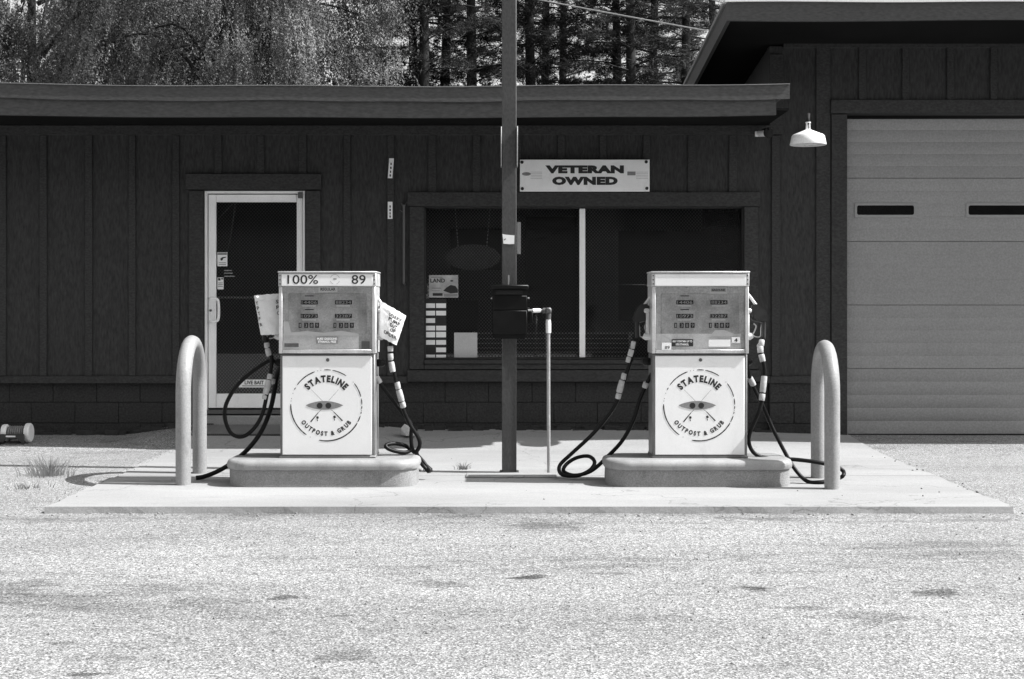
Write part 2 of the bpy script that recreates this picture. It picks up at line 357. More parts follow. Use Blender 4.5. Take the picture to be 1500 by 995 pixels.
tag(MB().add([(-300,23,-.012),(300,23,-.012),(300,300,-.012),(-300,300,-.012)], [(0,1,2,3)]).build('grass_field', grass_ground, smooth=False), 'grass behind the buildings', kind='structure')

# ------------------------------------------------------------------ shop building
DW = 14.2; SW = F/DW
def X(px): return wx(px, DW)
def Z(py): return wz(py, DW)
XL, XC, XR = -7.4, X(1127), 8.2
YB = 22.0
shop = thing('shop_building', (-2.4, DW, 0), 'long low shop building with dark board and batten siding and flat overhanging roof', 'building')
zb, zt = Z(560), 3.16
def walls(holes, x0, x1, z0, z1, y0, y1, mb):         # wall slab with rectangular openings
    xs = sorted({x0, x1, *[h[0] for h in holes], *[h[1] for h in holes]})
    for a, b in zip(xs[:-1], xs[1:]):
        hs = [h for h in holes if h[0] <= a+1e-6 and h[1] >= b-1e-6]; z = z0
        for h in sorted(hs, key=lambda h: h[2]):
            if h[2] > z+1e-6: mb.box(a, b, y0, y1, z, h[2])
            z = h[3]
        if z < z1-1e-6: mb.box(a, b, y0, y1, z, z1)
    return mb
dx0, dx1, dz0, dz1 = X(300), X(447), Z(607), Z(280)
wx0, wx1, wz0, wz1 = X(622), X(1089), Z(527), Z(303)
wl = walls([(dx0, dx1, zb, dz1), (wx0, wx1, wz0, wz1)], XL, XC, zb, zt, DW, DW+.12, MB()).build('wall', siding, shop, smooth=False)
MB().box(XL, XL+.12, DW+.125, YB, 0, zt).box(XL+.12, XC-.1, YB-.12, YB, 0, zt).build('rear_wall', siding, shop, smooth=False)
batx = [-250,-187,-123,-60,4,64,130.5,194,258,320,382,443.5,508.5,572.5,633,698,758.5,822,883,947,1013,1073]
for px in batx:
    a = 5.3+random.uniform(-.3,.3); x0, x1 = X(px-a), X(px+a)
    tops = Z(198); segs = [(Z(551), tops)]
    if 273 < px < 470: segs = [(Z(255), tops)]
    elif 597 < px < 1113: segs = [(Z(282), tops)]
    for (s0, s1) in segs: MB().bev(x0, x1, DW-.02, DW, s0+.002, s1-.002, .003).build('batten', trim, wl)
# trim boards: frieze, water table, board under the window
MB().bev(XL, X(1130), DW-.028, DW, Z(198), 3.148, .003).build('frieze_board', trim, shop)
for a, b in ((-330, 273), (470, 597)): MB().bev(X(a), X(b), DW-.035, DW, Z(561.5), Z(551), .004).build('water_table_board', trim, shop)
MB().bev(X(1114), X(1127), DW-.035, DW, Z(561.5), Z(551), .004).build('water_table_board', trim, shop)
MB().bev(X(597), X(1113), DW-.045, DW, Z(559), Z(542), .004).build('apron_board', trim, shop)
# foundation blocks
fd = MB().box(XL, dx0-.02, DW+.045, DW+.2, -.15, zb).box(dx1+.02, XC, DW+.045, DW+.2, -.15, zb).build('foundation', joint_m, shop, smooth=False)
bl = .436; bh = [(.385, zb-.003), (.177, .377), (-.12, .169)]
for ci, (z0, z1) in enumerate(bh):
    x = XL+(.0 if ci % 2 else bl/2)
    while x < X(1240):
        x1 = x+bl-.004
        for (lo, hi) in ((XL, dx0-.02), (dx1+.02, XC-.004)):
            a, b = max(x, lo), min(x1, hi)
            if b-a > .05: MB().bev(a, b, DW+.036+random.uniform(0,.004), DW+.1, z0, z1, .004).build('block', block_m, fd)
        x += bl
# threshold step under the door
MB().bev(dx0-.02, dx1+.02, DW-.06, DW+.3, -.05, dz0-.01, .012).build('door_step', concrete, shop)
# low roof
sag = lambda x: -.030*max(0, 1-((x+1.0)/4.0)**2)+.006*math.sin(x*2.3)
def strip(x0, x1, y0, y1, z0f, z1f, mb, n=44):
    vs_ = []
    for i in range(n+1):
        x = x0+(x1-x0)*i/n; a, b = z0f(x), z1f(x); vs_ += [(x,y0,a),(x,y1,a),(x,y1,b),(x,y0,b)]
    fs = [(0,1,2,3), tuple(4*n+k for k in (3,2,1,0))]
    for i in range(n):
        for k in range(4): a = 4*i+k; b = 4*i+(k+1) % 4; fs.append((a, a+4, b+4, b))
    return mb.add(vs_, fs)
DE = 13.03
ze = lambda py: wz(py, DE)
rf = strip(XL-.5, X(1124)-.02, DE+.03, YB+.3, lambda x: 3.30+sag(x), lambda x: ze(124)+sag(x), MB()).build('roof', roofing, shop, smooth=False)
strip(XL-.5, wx(1157, DE), DE, DE+.026, lambda x: ze(143.5)+sag(x)+.004*math.sin(x*5), lambda x: ze(122.5)+sag(x), MB()).build('gutter_board', fascia_m, rf)
strip(XL-.5, wx(1137, DE+.03), DE+.028, DE+.075, lambda x: ze(168)+sag(x)*.7+.012*max(0, x-1.6), lambda x: 3.296+sag(x), MB()).build('fascia', fascia_m, rf)
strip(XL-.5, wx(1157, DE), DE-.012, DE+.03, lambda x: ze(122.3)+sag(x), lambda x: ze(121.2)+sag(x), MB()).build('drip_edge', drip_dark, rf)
MB().box(wx(1137, DE+.03)+.003, wx(1155, DE), DE+.03, DE+.12, 3.285, 3.30).build('gutter_return', fascia_m, rf)
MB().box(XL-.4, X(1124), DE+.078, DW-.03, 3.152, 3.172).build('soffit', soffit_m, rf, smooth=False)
# door
dr = MB()
D0 = DW-.012
for a, b, c, d in ((300,303.5,280,607),(443.5,447,280,607),(303.5,443.5,280,283.5)): dr.bev(X(a), X(b), D0, DW+.1, Z(d), Z(c), .003)
dr = dr.build('door', alu, shop)
dl = MB()
for a, b, c, d in ((304.5,316,285,598),(434,442.5,285,598),(316,434,285,296),(316,434,577,598)): dl.bev(X(a)+.001, X(b)-.001, DW+.018, DW+.06, Z(d), Z(c), .004)
dl.build('door_leaf', alu, dr)
MB().bev(X(304), X(443), DW-.02, DW+.07, Z(606.5), Z(600.5), .003).build('threshold', alu_dark, dr)
MB().sheet(X(315), X(435), Z(578), Z(295), DW+.038).build('glass_pane', glass, dr, smooth=False)
MB().sheet(X(316), X(434), Z(577), Z(296), DW+.07).build('security_mesh', screen_m, dr, smooth=False)
hp = [P3(308,437,DW+.018), P3(309,437,DW-.05), P3(316,437.5,DW-.055), P3(320,443,DW-.055), P3(320,466,DW-.055), P3(316,471,DW-.055), P3(309,471.5,DW-.05), P3(308,471.5,DW+.018)]
MB().tube(catmull(hp, 5), .013, 8).build('handle', alu, dr)
MB().tube([P3(318,436,DW+.10), P3(434,436,DW+.10)], .013, 8).build('push_bar', alu, dr)
MB().lathe([(.012,0),(.012,.01)], (X(308), DW+.006, Z(455)), 'y', 12).build('lock', alu_dark, dr)
MB().bev(X(437), X(444), DW-.035, DW-.012, Z(291), Z(282), .003).build('closer_bracket', alu_dark, dr)
MB().tube([P3(342,298,DW+.16), P3(318,322,DW+.16)], .008).tube([P3(345,298,DW+.16), P3(338,345,DW+.16), P3(333,370,DW+.2)], .010).build('closer_arm', galv, dr)
for a, b, c, d, nm in ((277,299,280,607,'door_casing'),(448,470,280,607,'door_casing'),(273,471,255,278,'door_header')):
    MB().bev(X(a)+(.002 if nm == 'door_casing' else 0), X(b), DW-.032 if nm == 'door_casing' else DW-.045, DW, Z(d) if d < 600 else .2, Z(c), .004).build(nm, trim, dr)
# door stickers
def flat(name, x0, x1, z0, z1, y, mat, parent, label=None, cat=None, th=.001):
    o = MB().box(x0, x1, y, y+th, z0, z1).build(name, mat, parent, smooth=False)
    return tag(o, label, cat) if label else o
DG = DW+.034
st = flat('warning_sticker', X(317.5), X(332), Z(390), Z(369.5), DG, white_paper, None, 'white sticker with pistol silhouette on the door glass', 'sticker')
MB().sheet(X(318), X(331.5), Z(373.5), Z(370), DG-.001).build('title_bar', print_mid, st)
pz = [(322,381),(322,378.6),(325,376.6),(330,376),(330,377.6),(326.5,378.2),(325,381),(323.5,382)]
MB().add([(X(a), DG-.0012, Z(b)) for a, b in pz], [tuple(range(len(pz)))]).build('pistol_mark', print_dark, st)
mb = MB(); [mb.sheet(X(319.5), X(330), Z(b), Z(b-1), DG-.001) for b in (385.5, 388)]; mb.build('text_lines', print_mid, st)
st = flat('notice_sticker', X(317.5), X(326.5), Z(424), Z(406.5), DG, white_paper, None, 'small narrow white notice on the door glass above handle', 'sticker')
mb = MB().sheet(X(318.5), X(322), Z(411), Z(407.5), DG-.001).sheet(X(323), X(326), Z(409.5), Z(407.5), DG-.001)
[mb.sheet(X(318.5), X(325.5), Z(b), Z(b-.8), DG-.001) for b in (415, 417.5, 420)]; mb.build('printed_marks', print_dark, st)
st = flat('bait_sticker', X(349), X(393), Z(568), Z(556.5), DG, white_paper, None, 'white sticker reading live bait low on the door glass', 'sticker')
mb = MB(); text_fit(mb, 'LIVE BAIT', X(357.5), X(385.5), Z(563.6), Z(558), DG-.0012, .03); mb.sheet(X(354), X(386), Z(566.2), Z(565.2), DG-.001); mb.build('lettering', print_dark, st)
mb = MB(); [mb.sheet(X(327), X(327+w_), Z(b), Z(b-1.5), DW+.0345) for b, w_ in ((397, 12), (401, 13), (405.5, 16))]; tag(mb.build('hours_lettering', print_mid), 'faint grey lettering on the door glass between two stickers', 'lettering')
# window
wd = MB(); 
wd.bev(wx0, wx1, DW+.02, DW+.10, wz0, wz0+.02, .003).bev(wx0, wx1, DW+.02, DW+.10, wz1-.015, wz1, .003)
wd.bev(wx0, wx0+.012, DW+.02, DW+.10, wz0+.021, wz1-.016, .002).bev(wx1-.012, wx1, DW+.02, DW+.10, wz0+.021, wz1-.016, .002)
wd = wd.build('window', trim, shop)
MB().bev(X(849), X(857.5), DW+.018, DW+.09, wz0+.022, wz1-.017, .003).build('mullion', alu, wd)
for a, b in ((X(622)+.013, X(849)-.002), (X(857.5)+.002, X(1089)-.013)):
    MB().sheet(a, b, wz0+.022, wz1-.017, DW+.05).build('glass_pane', glass, wd, smooth=False)
    MB().sheet(a, b, wz0+.022, wz1-.017, DW+.13).build('security_mesh', screen_m, wd, smooth=False)
MB().bev(X(597), X(1113), DW-.045, DW, Z(303)+.001, Z(282), .004).build('window_header', trim, wd)
for a, b in ((600,621.5),(1089.5,1110)): MB().bev(X(a), X(b), DW-.03, DW, Z(541), Z(303), .004).build('window_casing', trim, wd)
MB().bev(X(621.8), X(1089.2), DW-.05, DW+.02, Z(533), Z(527)-.001, .004).build('window_sill', trim, wd)
MB().bev(X(621.8), X(1089.2), DW-.028, DW, Z(541), Z(533)-.002, .003).build('sill_board', trim, wd)
# room behind the glass
rm = MB().box(XL+.2, XC-.1, 18.4, 18.5, 0, 3.1).box(XL+.2, XC-.1, DW+.13, 18.4, .12, .2)
rm.box(XL+.2, XC-.1, DW+.13, 18.4, 2.72, 2.76); rm.build('room', interior_m, shop, smooth=False)
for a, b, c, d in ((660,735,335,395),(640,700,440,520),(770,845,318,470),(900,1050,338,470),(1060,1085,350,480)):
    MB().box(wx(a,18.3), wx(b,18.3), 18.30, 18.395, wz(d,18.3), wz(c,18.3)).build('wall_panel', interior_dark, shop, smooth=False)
MB().box(wx(855,17), wx(905,17), 16.9, 17.1, .2, 2.72).build('room_post', interior_m, shop, smooth=False)
mb = MB()
for py in (489, 497, 504, 511, 517, 523): mb.box(X(684), X(932), DW+.30, DW+.315, Z(py+1.1), Z(py-.6))
for px in (690, 800, 925): mb.box(X(px), X(px+5), DW+.317, DW+.36, .2, Z(487))
tag(mb.build('slatted_rack', alu), 'low slatted rack standing just inside the shop window', 'rack')
mb = MB().lathe([(.001,-.012),(.001,-.012)], (0,0,0), 'y', 3) if False else MB()
c = P3(693,377,DW+.28); pts = [(c.x+.278*math.cos(a), c.z+.132*math.sin(a)) for a in np.linspace(0, 2*PI, 36, endpoint=False)]
ov = thing('oval_sign', (c.x, c.y, c.z-.132), 'oval sign hanging on two strings inside the shop window', 'sign')
MB().prism(pts, c.y, c.y+.02).build('board', M('oval_board', .30, .6, var=.25, scale=14), ov)
for a, b in ((671,661),(713,722)): MB().tube([P3(a,361,DW+.285), Vector((X(b), DW+.285, 2.72))], .004, 5).build('string', alu, ov)
# poster, card sheet, blank paper, tag in the window
DP = DW+.046
ps = flat('land_poster', X(628), X(671), Z(436), Z(403), DP, M('poster_print', .36, .6, var=.35, scale=9), None, 'small printed poster reading land in the upper left window corner', 'poster')
mb = MB(); text_fit(mb, 'LAND', X(630), X(651.5), Z(414), Z(408), DP-.0012, .03)
mb.add([(X(a), DP-.001, Z(b)) for a, b in ((649,426),(654,421),(660,417.5),(667,419),(670.5,424),(670.5,429),(660,430))], [tuple(range(7))]); mb.disc(X(661.5), Z(411.5), DP-.0012, .016, 10, .008)
mb.sheet(X(633.5), X(648), Z(433.5), Z(429.5), DP-.001).build('printed_marks', print_dark, ps)
mb = MB().sheet(X(631), X(648), Z(407), Z(405.5), DP-.001).sheet(X(632), X(646), Z(423), Z(421.5), DP-.001).sheet(X(632), X(644), Z(426.5), Z(425.5), DP-.001).sheet(X(650), X(670), Z(434.5), Z(430.5), DP-.0009); mb.build('print_lines', print_mid, ps)
cr = flat('card_sheet', X(622.6), X(653.5), Z(527)+.023, Z(438), DP+.001, interior_dark, None, 'dark sheet holding two columns of pale cards in the window corner', 'card display')
rows = [444.5, 455.5, 466.5, 477.5, 486.5, 498.5, 509.5, 520]
for i, r in enumerate(rows):
    for j, (a, b) in enumerate(((622.8,637),(638.5,653))):
        if (i, j) in ((2,1),(6,0)): continue
        h = 8 if i == 4 else 6.8
        MB().box(X(a), X(b), DP-.002+j*.0004, DP, Z(r+h), Z(r)).build('card', white_paper if random.random() < .55 else sign_m, cr, smooth=False)
flat('blank_sheet', X(665), X(699), Z(526), Z(487.5), DP, M('grey_paper', .45, .8, var=.05), None, 'blank pale sheet of paper at the bottom of the shop window', 'paper')
MB().box(X(757.5), X(763), DP, DP+.002, Z(372), Z(325)).build('curtain_tab', interior_m, wd, smooth=False)
# things on the shop wall
sg = thing('sign_board', (X(856), DW, Z(282)), 'pale rectangular sign reading veteran owned above the shop window', 'sign')
DS = DW-.075
MB().bev(X(761.5), X(950.5), DS, DS+.028, Z(281.5), Z(235), .003).build('board', sign_m, sg)
for wd_, a, b, c, d in (('VETERAN',798.5,913,255.2,243.5),('OWNED',808.5,904,272.2,260)): text_fit(MB(), wd_, X(a), X(b), Z(c), Z(d), DS-.0015, .075).build('lettering', print_dark, sg)
mb = MB().disc(X(771), Z(256), DS-.001, .045, 12, .018).sheet(X(918), X(930), Z(258), Z(252.5), DS-.001); mb.build('faded_emblem', print_mid, sg)
for a, b in ((777,794),(931,948)):
    mb = MB(); [mb.sheet(X(a), X(b), Z(q+.7), Z(q), DS-.0008) for q in (253,255.3,257.6,260,262.4)]; mb.build('faded_stripes', print_faint, sg)
for a, b in ((764.5,239),(945.5,238.5),(765,277.5),(946.5,277)): MB().lathe([(.016,0),(.016,-.006),(.009,-.010)], (X(a), DS, Z(b)), 'y', 14).build('bolt', print_dark, sg)
MB().box(X(770), X(942), DS+.029, DW-.021, Z(262), Z(250)).build('mounting_rail', trim, sg)
for cx, cy, h, tilt, lab in ((572.8,247,29,.075,'tilted narrow pale strip with dark marks higher on the batten'),(571.8,308.5,25,0,'upright narrow pale strip with dark marks lower on the batten')):
    t_ = thing('label_strip', (X(cx), DW-.02, Z(cy+h/2)), lab, 'label'); w_ = 3.4
    q = lambda a, b: (X(cx+a*w_-tilt*b*h/2), Z(cy+b*h/2))
    MB().prism([q(-1,1),q(1,1),q(1,-1),q(-1,-1)], DW-.027, DW-.0205).build('strip', sign_m, t_)
    mb = MB()
    for b, w2 in ((-.45,.5),(-.05,.6),(.35,.45),(.72,.55)): a = q(0,b); mb.sheet(a[0]-.009*w2*1.4, a[0]+.009*w2*1.4, a[1]-.012, a[1]+.010, DW-.028)
    mb.build('marks', print_dark, t_)
MB().tube([P3(591.5,300,DW-.04), P3(591.5,360,DW-.04), P3(591.5,415,DW-.035), P3(593,417,DW-.01)], .012, 8).tube([P3(591.5,305,DW-.04), P3(588,298,DW-.012)], .006, 6).tube([P3(591.5,305,DW-.04), P3(596,296,DW-.012)], .006, 6).tube([P3(591.5,312,DW-.04), P3(586,308,DW-.01)], .005, 6).build('hanging_rod', alu_dark)
tag(bpy.data.objects['hanging_rod'], 'thin dark rod hanging on the wall left of the window', 'rod')
MB().lathe([(.001,-.06),(.03,-.03),(.034,-.012),(.02,-.004),(.001,0)], (X(1112), DW-.001, Z(507)), 'y', 12).build('wall_knob', sign_m)
tag(bpy.data.objects['wall_knob'], 'small pale knob on the siding right of the pumps', 'knob')
# security camera
sc_ = thing('security_camera', (X(1116), DW-.028, Z(206)), 'white bullet security camera under the eave beside the wall lamp', 'camera')
a = Vector((X(1108), DW-.09, Z(197.5))); b = Vector((X(1119), DW-.26, Z(199.5)))
d_ = (b-a)
MB().tube([a, a+d_*.15, a+d_*.9], [.018,.033,.036], 14).build('housing', lamp_m, sc_)
MB().tube([a+d_*.9, b, b+d_*.02], [.048,.052,.036], 16).tube([a+d_*.5+Vector((0,0,.03)), b+d_*.12+Vector((0,0,.045))], .014, 8).build('lens_ring', box_m, sc_)
MB().tube([a+d_*.2, Vector((X(1109), DW-.028, Z(196)))], .014, 8).bev(X(1105), X(1113), DW-.045, DW-.028, Z(201), Z(193), .004).build('bracket', lamp_m, sc_)

# ------------------------------------------------------------------ garage
gar = thing('garage_building', (5.2, DW, 0), 'taller garage building with dark siding and deep overhanging roof', 'building')
GD0 = 13.15; SL = .095
gzt = lambda y: wz(3, GD0)-(y-GD0)*SL; gzb = lambda y: wz(30, GD0)+.07-(y-GD0)*SL
ox0, ox1, oz1 = X(1241), X(1241)+3.66, Z(167)
gwall = MB(); walls([(ox0, ox1, -.1, oz1)], XC, XR, -.1, gzb(DW)-.02, DW+.001, DW+.12, gwall)
# side wall above the low roof, following the roof slope
n_ = len(gwall.v); ya, yb_ = DW+.121, YB
gwall.v += [(XC,ya,-.1),(XC,yb_,-.1),(XC,yb_,gzb(yb_)-.02),(XC,ya,gzb(ya)-.02),(XC+.12,ya,-.1),(XC+.12,yb_,-.1),(XC+.12,yb_,gzb(yb_)-.02),(XC+.12,ya,gzb(ya)-.02)]
gwall.f += [tuple(n_+i for i in f) for f in ((0,1,2,3),(7,6,5,4),(0,4,5,1),(1,5,6,2),(2,6,7,3),(3,7,4,0))]
gwall.box(XC+.12, XR, YB-.12, YB, -.1, gzb(YB)-.02)
gw = gwall.build('wall', siding, gar, smooth=False)
MB().bev(X(1127)-.004, X(1147), DW-.022, DW, Z(197), gzb(DW)-.10, .003).build('corner_board', trim, gw)
MB().bev(X(1130), X(1142), DW-.022, DW, Z(551), Z(199), .003).build('batten', trim, gw)
for px, a, b in ((1262.5,148,62),(1326,148,62),(1391.5,148,62),(1455,148,62),(1519,148,62),(1583,148,62),(1647,148,62),(1711,148,62)):
    MB().bev(X(px-5), X(px+5), DW-.02, DW, Z(a)+.003, Z(b)-.003, .003).build('batten', trim, gw)
MB().bev(X(1195), X(1216), DW-.018, DW, Z(551), Z(62)-.003, .003).build('batten', trim, gw)
MB().bev(X(1147)+.004, XR, DW-.028, DW, Z(62), gzb(DW)-.035, .003).build('frieze_board', trim, gw)
MB().bev(X(1127)+.002, X(1217), DW-.035, DW, Z(561.5), Z(551), .004).build('water_table_board', trim, gw)
x = XC+.01
for ci, (z0, z1) in enumerate(bh):
    for a, b in ((XC+.004, XC+.24), (XC+.247, X(1217)-.004)) if ci % 2 else ((XC+.004, X(1217)-.004),): MB().bev(a, b, DW-.012, DW+.0005, max(z0, -.1), z1, .004).build('block', block_m, gw)
# roof
def slope_box(x0, x1, y0, y1, zo0, zo1, mb):        # between two planes parallel to the sloping roof
    q = lambda x, y, o: (x, y, wz(3, GD0)-(y-GD0)*SL+o)
    return mb.add([q(x0,y0,zo0),q(x1,y0,zo0),q(x1,y1,zo0),q(x0,y1,zo0),q(x0,y0,zo1),q(x1,y0,zo1),q(x1,y1,zo1),q(x0,y1,zo1)], [(0,3,2,1),(4,5,6,7),(0,1,5,4),(1,2,6,5),(2,3,7,6),(3,0,4,7)])
gx0, gx1 = wx(1065, GD0), XR+.5
th = wz(30, GD0)-wz(3, GD0)
gr = slope_box(gx0+.04, gx1-.04, GD0+.04, YB+.4, -.03, .02, MB()).build('roof', roofing, gar, smooth=False)
strip(gx0, gx1, GD0, GD0+.035, lambda x: wz(30, GD0)+.008*math.sin(x*1.7), lambda x: wz(3, GD0), MB(), 30).build('fascia', fascia_m, gr)
slope_box(gx0, gx0+.035, GD0+.036, YB+.4, th, -.002, MB()).build('rake_board', fascia_m, gr, smooth=False)
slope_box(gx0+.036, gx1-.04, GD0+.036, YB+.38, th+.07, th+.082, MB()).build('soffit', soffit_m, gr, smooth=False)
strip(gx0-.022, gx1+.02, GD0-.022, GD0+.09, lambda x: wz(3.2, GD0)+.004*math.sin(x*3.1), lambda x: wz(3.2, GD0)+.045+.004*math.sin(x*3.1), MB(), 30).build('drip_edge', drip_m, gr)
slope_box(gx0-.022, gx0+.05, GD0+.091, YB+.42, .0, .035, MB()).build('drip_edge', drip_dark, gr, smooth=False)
# garage door and trim
gd = MB().bev(X(1216), ox1+.18, DW-.045, DW, Z(167), Z(147), .004).build('garage_door', trim, gar)
for a, b in ((X(1217), X(1240)), (ox1+.004, ox1+.16)): MB().bev(a, b, DW-.03, DW, .02, Z(168), .004).build('door_casing', trim, gd)
ys = [172, 260.5, 353.5, 447, 540.5, 637]
lites = [(1257+164*i, 1341+164*i) for i in range(3)]
for i in range(5):
    z0, z1 = Z(ys[i+1]), Z(ys[i]); zz = np.linspace(z0, z1, 6); mb = MB()
    # ribbed steel section: shallow grooves between five flutes
    prof = []; yb0 = DW+.055
    for k in range(5):
        a, b = zz[k], zz[k+1]; g = .003 if k else .005
        prof += [(yb0+(.0016 if k else .007), a+.0005), (yb0, a+g), (yb0, b-.003 if k < 4 else b-.005)]
    prof.append((yb0+.007, z1-.0005))
    vs_ = [(x_, y, z) for x_ in (ox0+.003, ox1-.003) for (y, z) in prof]; m_ = len(prof)
    vs_ += [(ox0+.003, yb0+.05, z0+.0005), (ox0+.003, yb0+.05, z1-.0005), (ox1-.003, yb0+.05, z0+.0005), (ox1-.003, yb0+.05, z1-.0005)]
    fs = [(k, k+1, m_+k+1, m_+k) for k in range(m_-1)]; q = 2*m_
    fs += [(0, m_, q+2, q), (m_-1, 2*m_-1, q+3, q+1), (q, q+1, q+3, q+2)]
    if i == 0: vs_ = [(vx, vy, vz-(.012*math.exp(-((vx-ox0-.35)/.5)**2) if vz > z1-.01 else 0)) for vx, vy, vz in vs_]
    mb.add(vs_, fs).build('door_panel', door_m, gd)
MB().box(ox0+.003, ox1-.003, DW+.045, DW+.10, Z(640.5), Z(637)-.001).build('bottom_seal', rubber, gd)
def rrect(x0, x1, z0, z1, r, n=5):
    o = []
    for cx, cz, a in ((x1-r,z1-r,0),(x0+r,z1-r,90),(x0+r,z0+r,180),(x1-r,z0+r,270)):
        o += [(cx+r*math.cos(math.radians(a+90*k/n)), cz+r*math.sin(math.radians(a+90*k/n))) for k in range(n+1)]
    return o
for a, b in lites:
    o1 = rrect(X(a-4), X(b+4), Z(319), Z(296.5), .012); o2 = rrect(X(a), X(b), Z(314.5), Z(300.5), .02); m_ = len(o1)
    y0, y1 = DW+.046, DW+.054
    mb = MB().add([(p[0], y1, p[1]) for p in o1]+[(p[0], y0, p[1]) for p in rrect(X(a-3), X(b+3), Z(318), Z(297.5), .012)]+[(p[0], y0, p[1]) for p in o2]+[(p[0], y1, p[1]) for p in o2],
        [(r*m_+k, r*m_+(k+1) % m_, (r+1)*m_+(k+1) % m_, (r+1)*m_+k) for r in range(3) for k in range(m_)])
    mb.build('lite_frame', lite_frame_m, gd)
    MB().add([(p[0], DW+.0525, p[1]) for p in o2], [tuple(range(m_))]).build('lite_pane', M('lite_glass', .006, .12, bump=0), gd)
# barn lamp
lp = thing('barn_lamp', (X(1184), DW, Z(215)), 'white enamel barn lamp on a gooseneck arm left of the garage door', 'lamp')
LD = 13.18; lc = (wx(1183.7, LD), LD, wz(212.5, LD)); ls = LD/F
MB().lathe([(26.3*ls,0),(26.6*ls,.004),(24*ls,13*ls),(22*ls,15*ls),(6*ls,21.5*ls),(3.4*ls,23*ls),(.003,23*ls)][::-1]+[(.003,21.8*ls),(21*ls,13.5*ls),(25.3*ls,.004)][0:0], lc, 'z', 40).build('shade', lamp_m, lp)
mb = MB()
for k in range(4):
    th_ = PI/4+k*PI/2; r = 3.2*ls; mb.tube([(lc[0]+r*math.cos(th_), lc[1]+r*math.sin(th_), lc[2]+22*ls), (lc[0]+.8*r*math.cos(th_), lc[1]+.8*r*math.sin(th_), lc[2]+32*ls)], .006, 6)
mb.lathe([(.026,32*ls),(.026,33.5*ls)], lc, 'z', 12).build('neck_cage', lamp_m, lp)
gn = [Vector((lc[0], LD, lc[2]+30*ls)), P3(1183.8,174,LD), P3(1184.3,168.5,LD+.06), P3(1184.6,168.5,LD+.16), P3(1184.4,178,LD+.5), P3(1184,193,DW-.01)]
MB().tube(catmull(gn, 6), .016, 10).build('gooseneck', slot_m, lp)
MB().lathe([(.05,0),(.05,-.012),(.02,-.02)], (X(1184), DW, Z(193)), 'y', 18).build('wall_plate', trim, lp)

# ------------------------------------------------------------------ debris, mat, rock, hose reel, weeds
mb = MB()
for i in range(150):
    x_ = random.choice([random.uniform(-5,-2.95), random.uniform(-1.5,2.6), random.uniform(.1,2.4)]); s_ = random.uniform(.015,.05); z_ = float(R(x_, 14.2))
    y_ = DW-random.uniform(-.02,.06); mb.box(x_-s_*1.6, x_+s_*1.6, y_-s_*.5, y_+s_*.5, z_-.02, z_+random.uniform(.005,.04))
tag(mb.build('leaf_litter', debris_m, smooth=False), 'dark litter lying along the foot of the shop wall', kind='stuff')
bm = bmesh.new(); bmesh.ops.create_icosphere(bm, subdivisions=1, radius=1); SV = np.array([v.co[:] for v in bm.verts]); SF = np.array([[v.index for v in f.verts] for f in bm.faces]); bm.free()
VS, FS, n0 = [], [], 0
for i in range(700):
    u_ = rng.uniform()
    if u_ < .10: x_, y_ = rng.uniform(-3.3,3.6), SLY0-abs(rng.normal())*.10-.01
    elif u_ < .15: x_, y_ = rng.choice([SLX0-.03, SLX1+.03])+rng.normal()*.06, rng.uniform(9.6,13.4)
    elif u_ < .20: x_, y_ = rng.uniform(-3,3.3), rng.uniform(9.6,13)
    else: x_, y_ = rng.uniform(-4.5,5), rng.uniform(5.4,9.5)
    inslab = SLX0 < x_ < SLX1 and y_ > SLY0
    z_ = float(R(x_, y_)) if inslab else float(G(np.array(x_), np.array(y_)))
    r_ = rng.uniform(.003,.007) if u_ >= .15 else rng.uniform(.004,.010)
    VS.append(SV*r_*rng.uniform(.6,1.3,(1,3))*(1+.25*rng.normal(size=(len(SV),1)))+[x_, y_, z_+r_*.35]); FS.append(SF+n0); n0 += len(SV)
tag(mesh_obj('loose_gravel', np_mesh('loose_gravel', np.concatenate(VS), np.concatenate(FS), rock_m), (0,0,0)), 'loose small stones scattered along the slab edge and lot', kind='stuff')
mt = thing('door_mat', (X(372), 14.0, float(R(-2.3, 13.88))), 'dark ribbed mat lying on the ramp before the door', 'mat')
ma = MB(); y0, y1 = 13.87, 14.135; x0, x1 = X(284), X(445)
zf = lambda y: float(R(-2.3, y))
q = lambda x_, y, h: (x_, y, zf(y)+h)
ma.add([q(x0,y0,.003),q(x1,y0,.003),q(x1,y1,.003),q(x0,y1,.003),q(x0,y0,.009),q(x1,y0,.009),q(x1,y1,.009),q(x0,y1,.009)], [(0,3,2,1),(4,5,6,7),(0,1,5,4),(1,2,6,5),(2,3,7,6),(3,0,4,7)]).build('base', rubber, mt, smooth=False)
nr = 52
for i in range(nr):
    a = x0+.012+(x1-x0-.09)*i/nr; w_ = .010; sk = .07
    MB().add([q(a,y0+.01,.0095),q(a+w_,y0+.01,.0095),q(a+w_+sk,y1-.01,.0095),q(a+sk,y1-.01,.0095),q(a,y0+.01,.02),q(a+w_,y0+.01,.02),q(a+w_+sk,y1-.01,.02),q(a+sk,y1-.01,.02)], [(0,3,2,1),(4,5,6,7),(0,1,5,4),(1,2,6,5),(2,3,7,6),(3,0,4,7)]).build('rib', M('mat_rib', .17, .7) if i == 0 else bpy.data.materials['mat_rib'], mt, smooth=False)
bm = bmesh.new(); bmesh.ops.create_icosphere(bm, subdivisions=1, radius=1)
rc = Vector((wx(597, 13.9), 13.9, float(R(-1.0, 13.9))))
mb = MB(); vs_ = []
for v in bm.verts:
    c_ = v.co*(1+.55*mnoise.noise(v.co*1.3+Vector((3,1,7)))); c_ = Vector((c_.x*.085-c_.z*.03, c_.y*.07, c_.z*.075)); c_.z = max(c_.z, -.06); vs_.append(rc+c_+Vector((0,0,.058)))
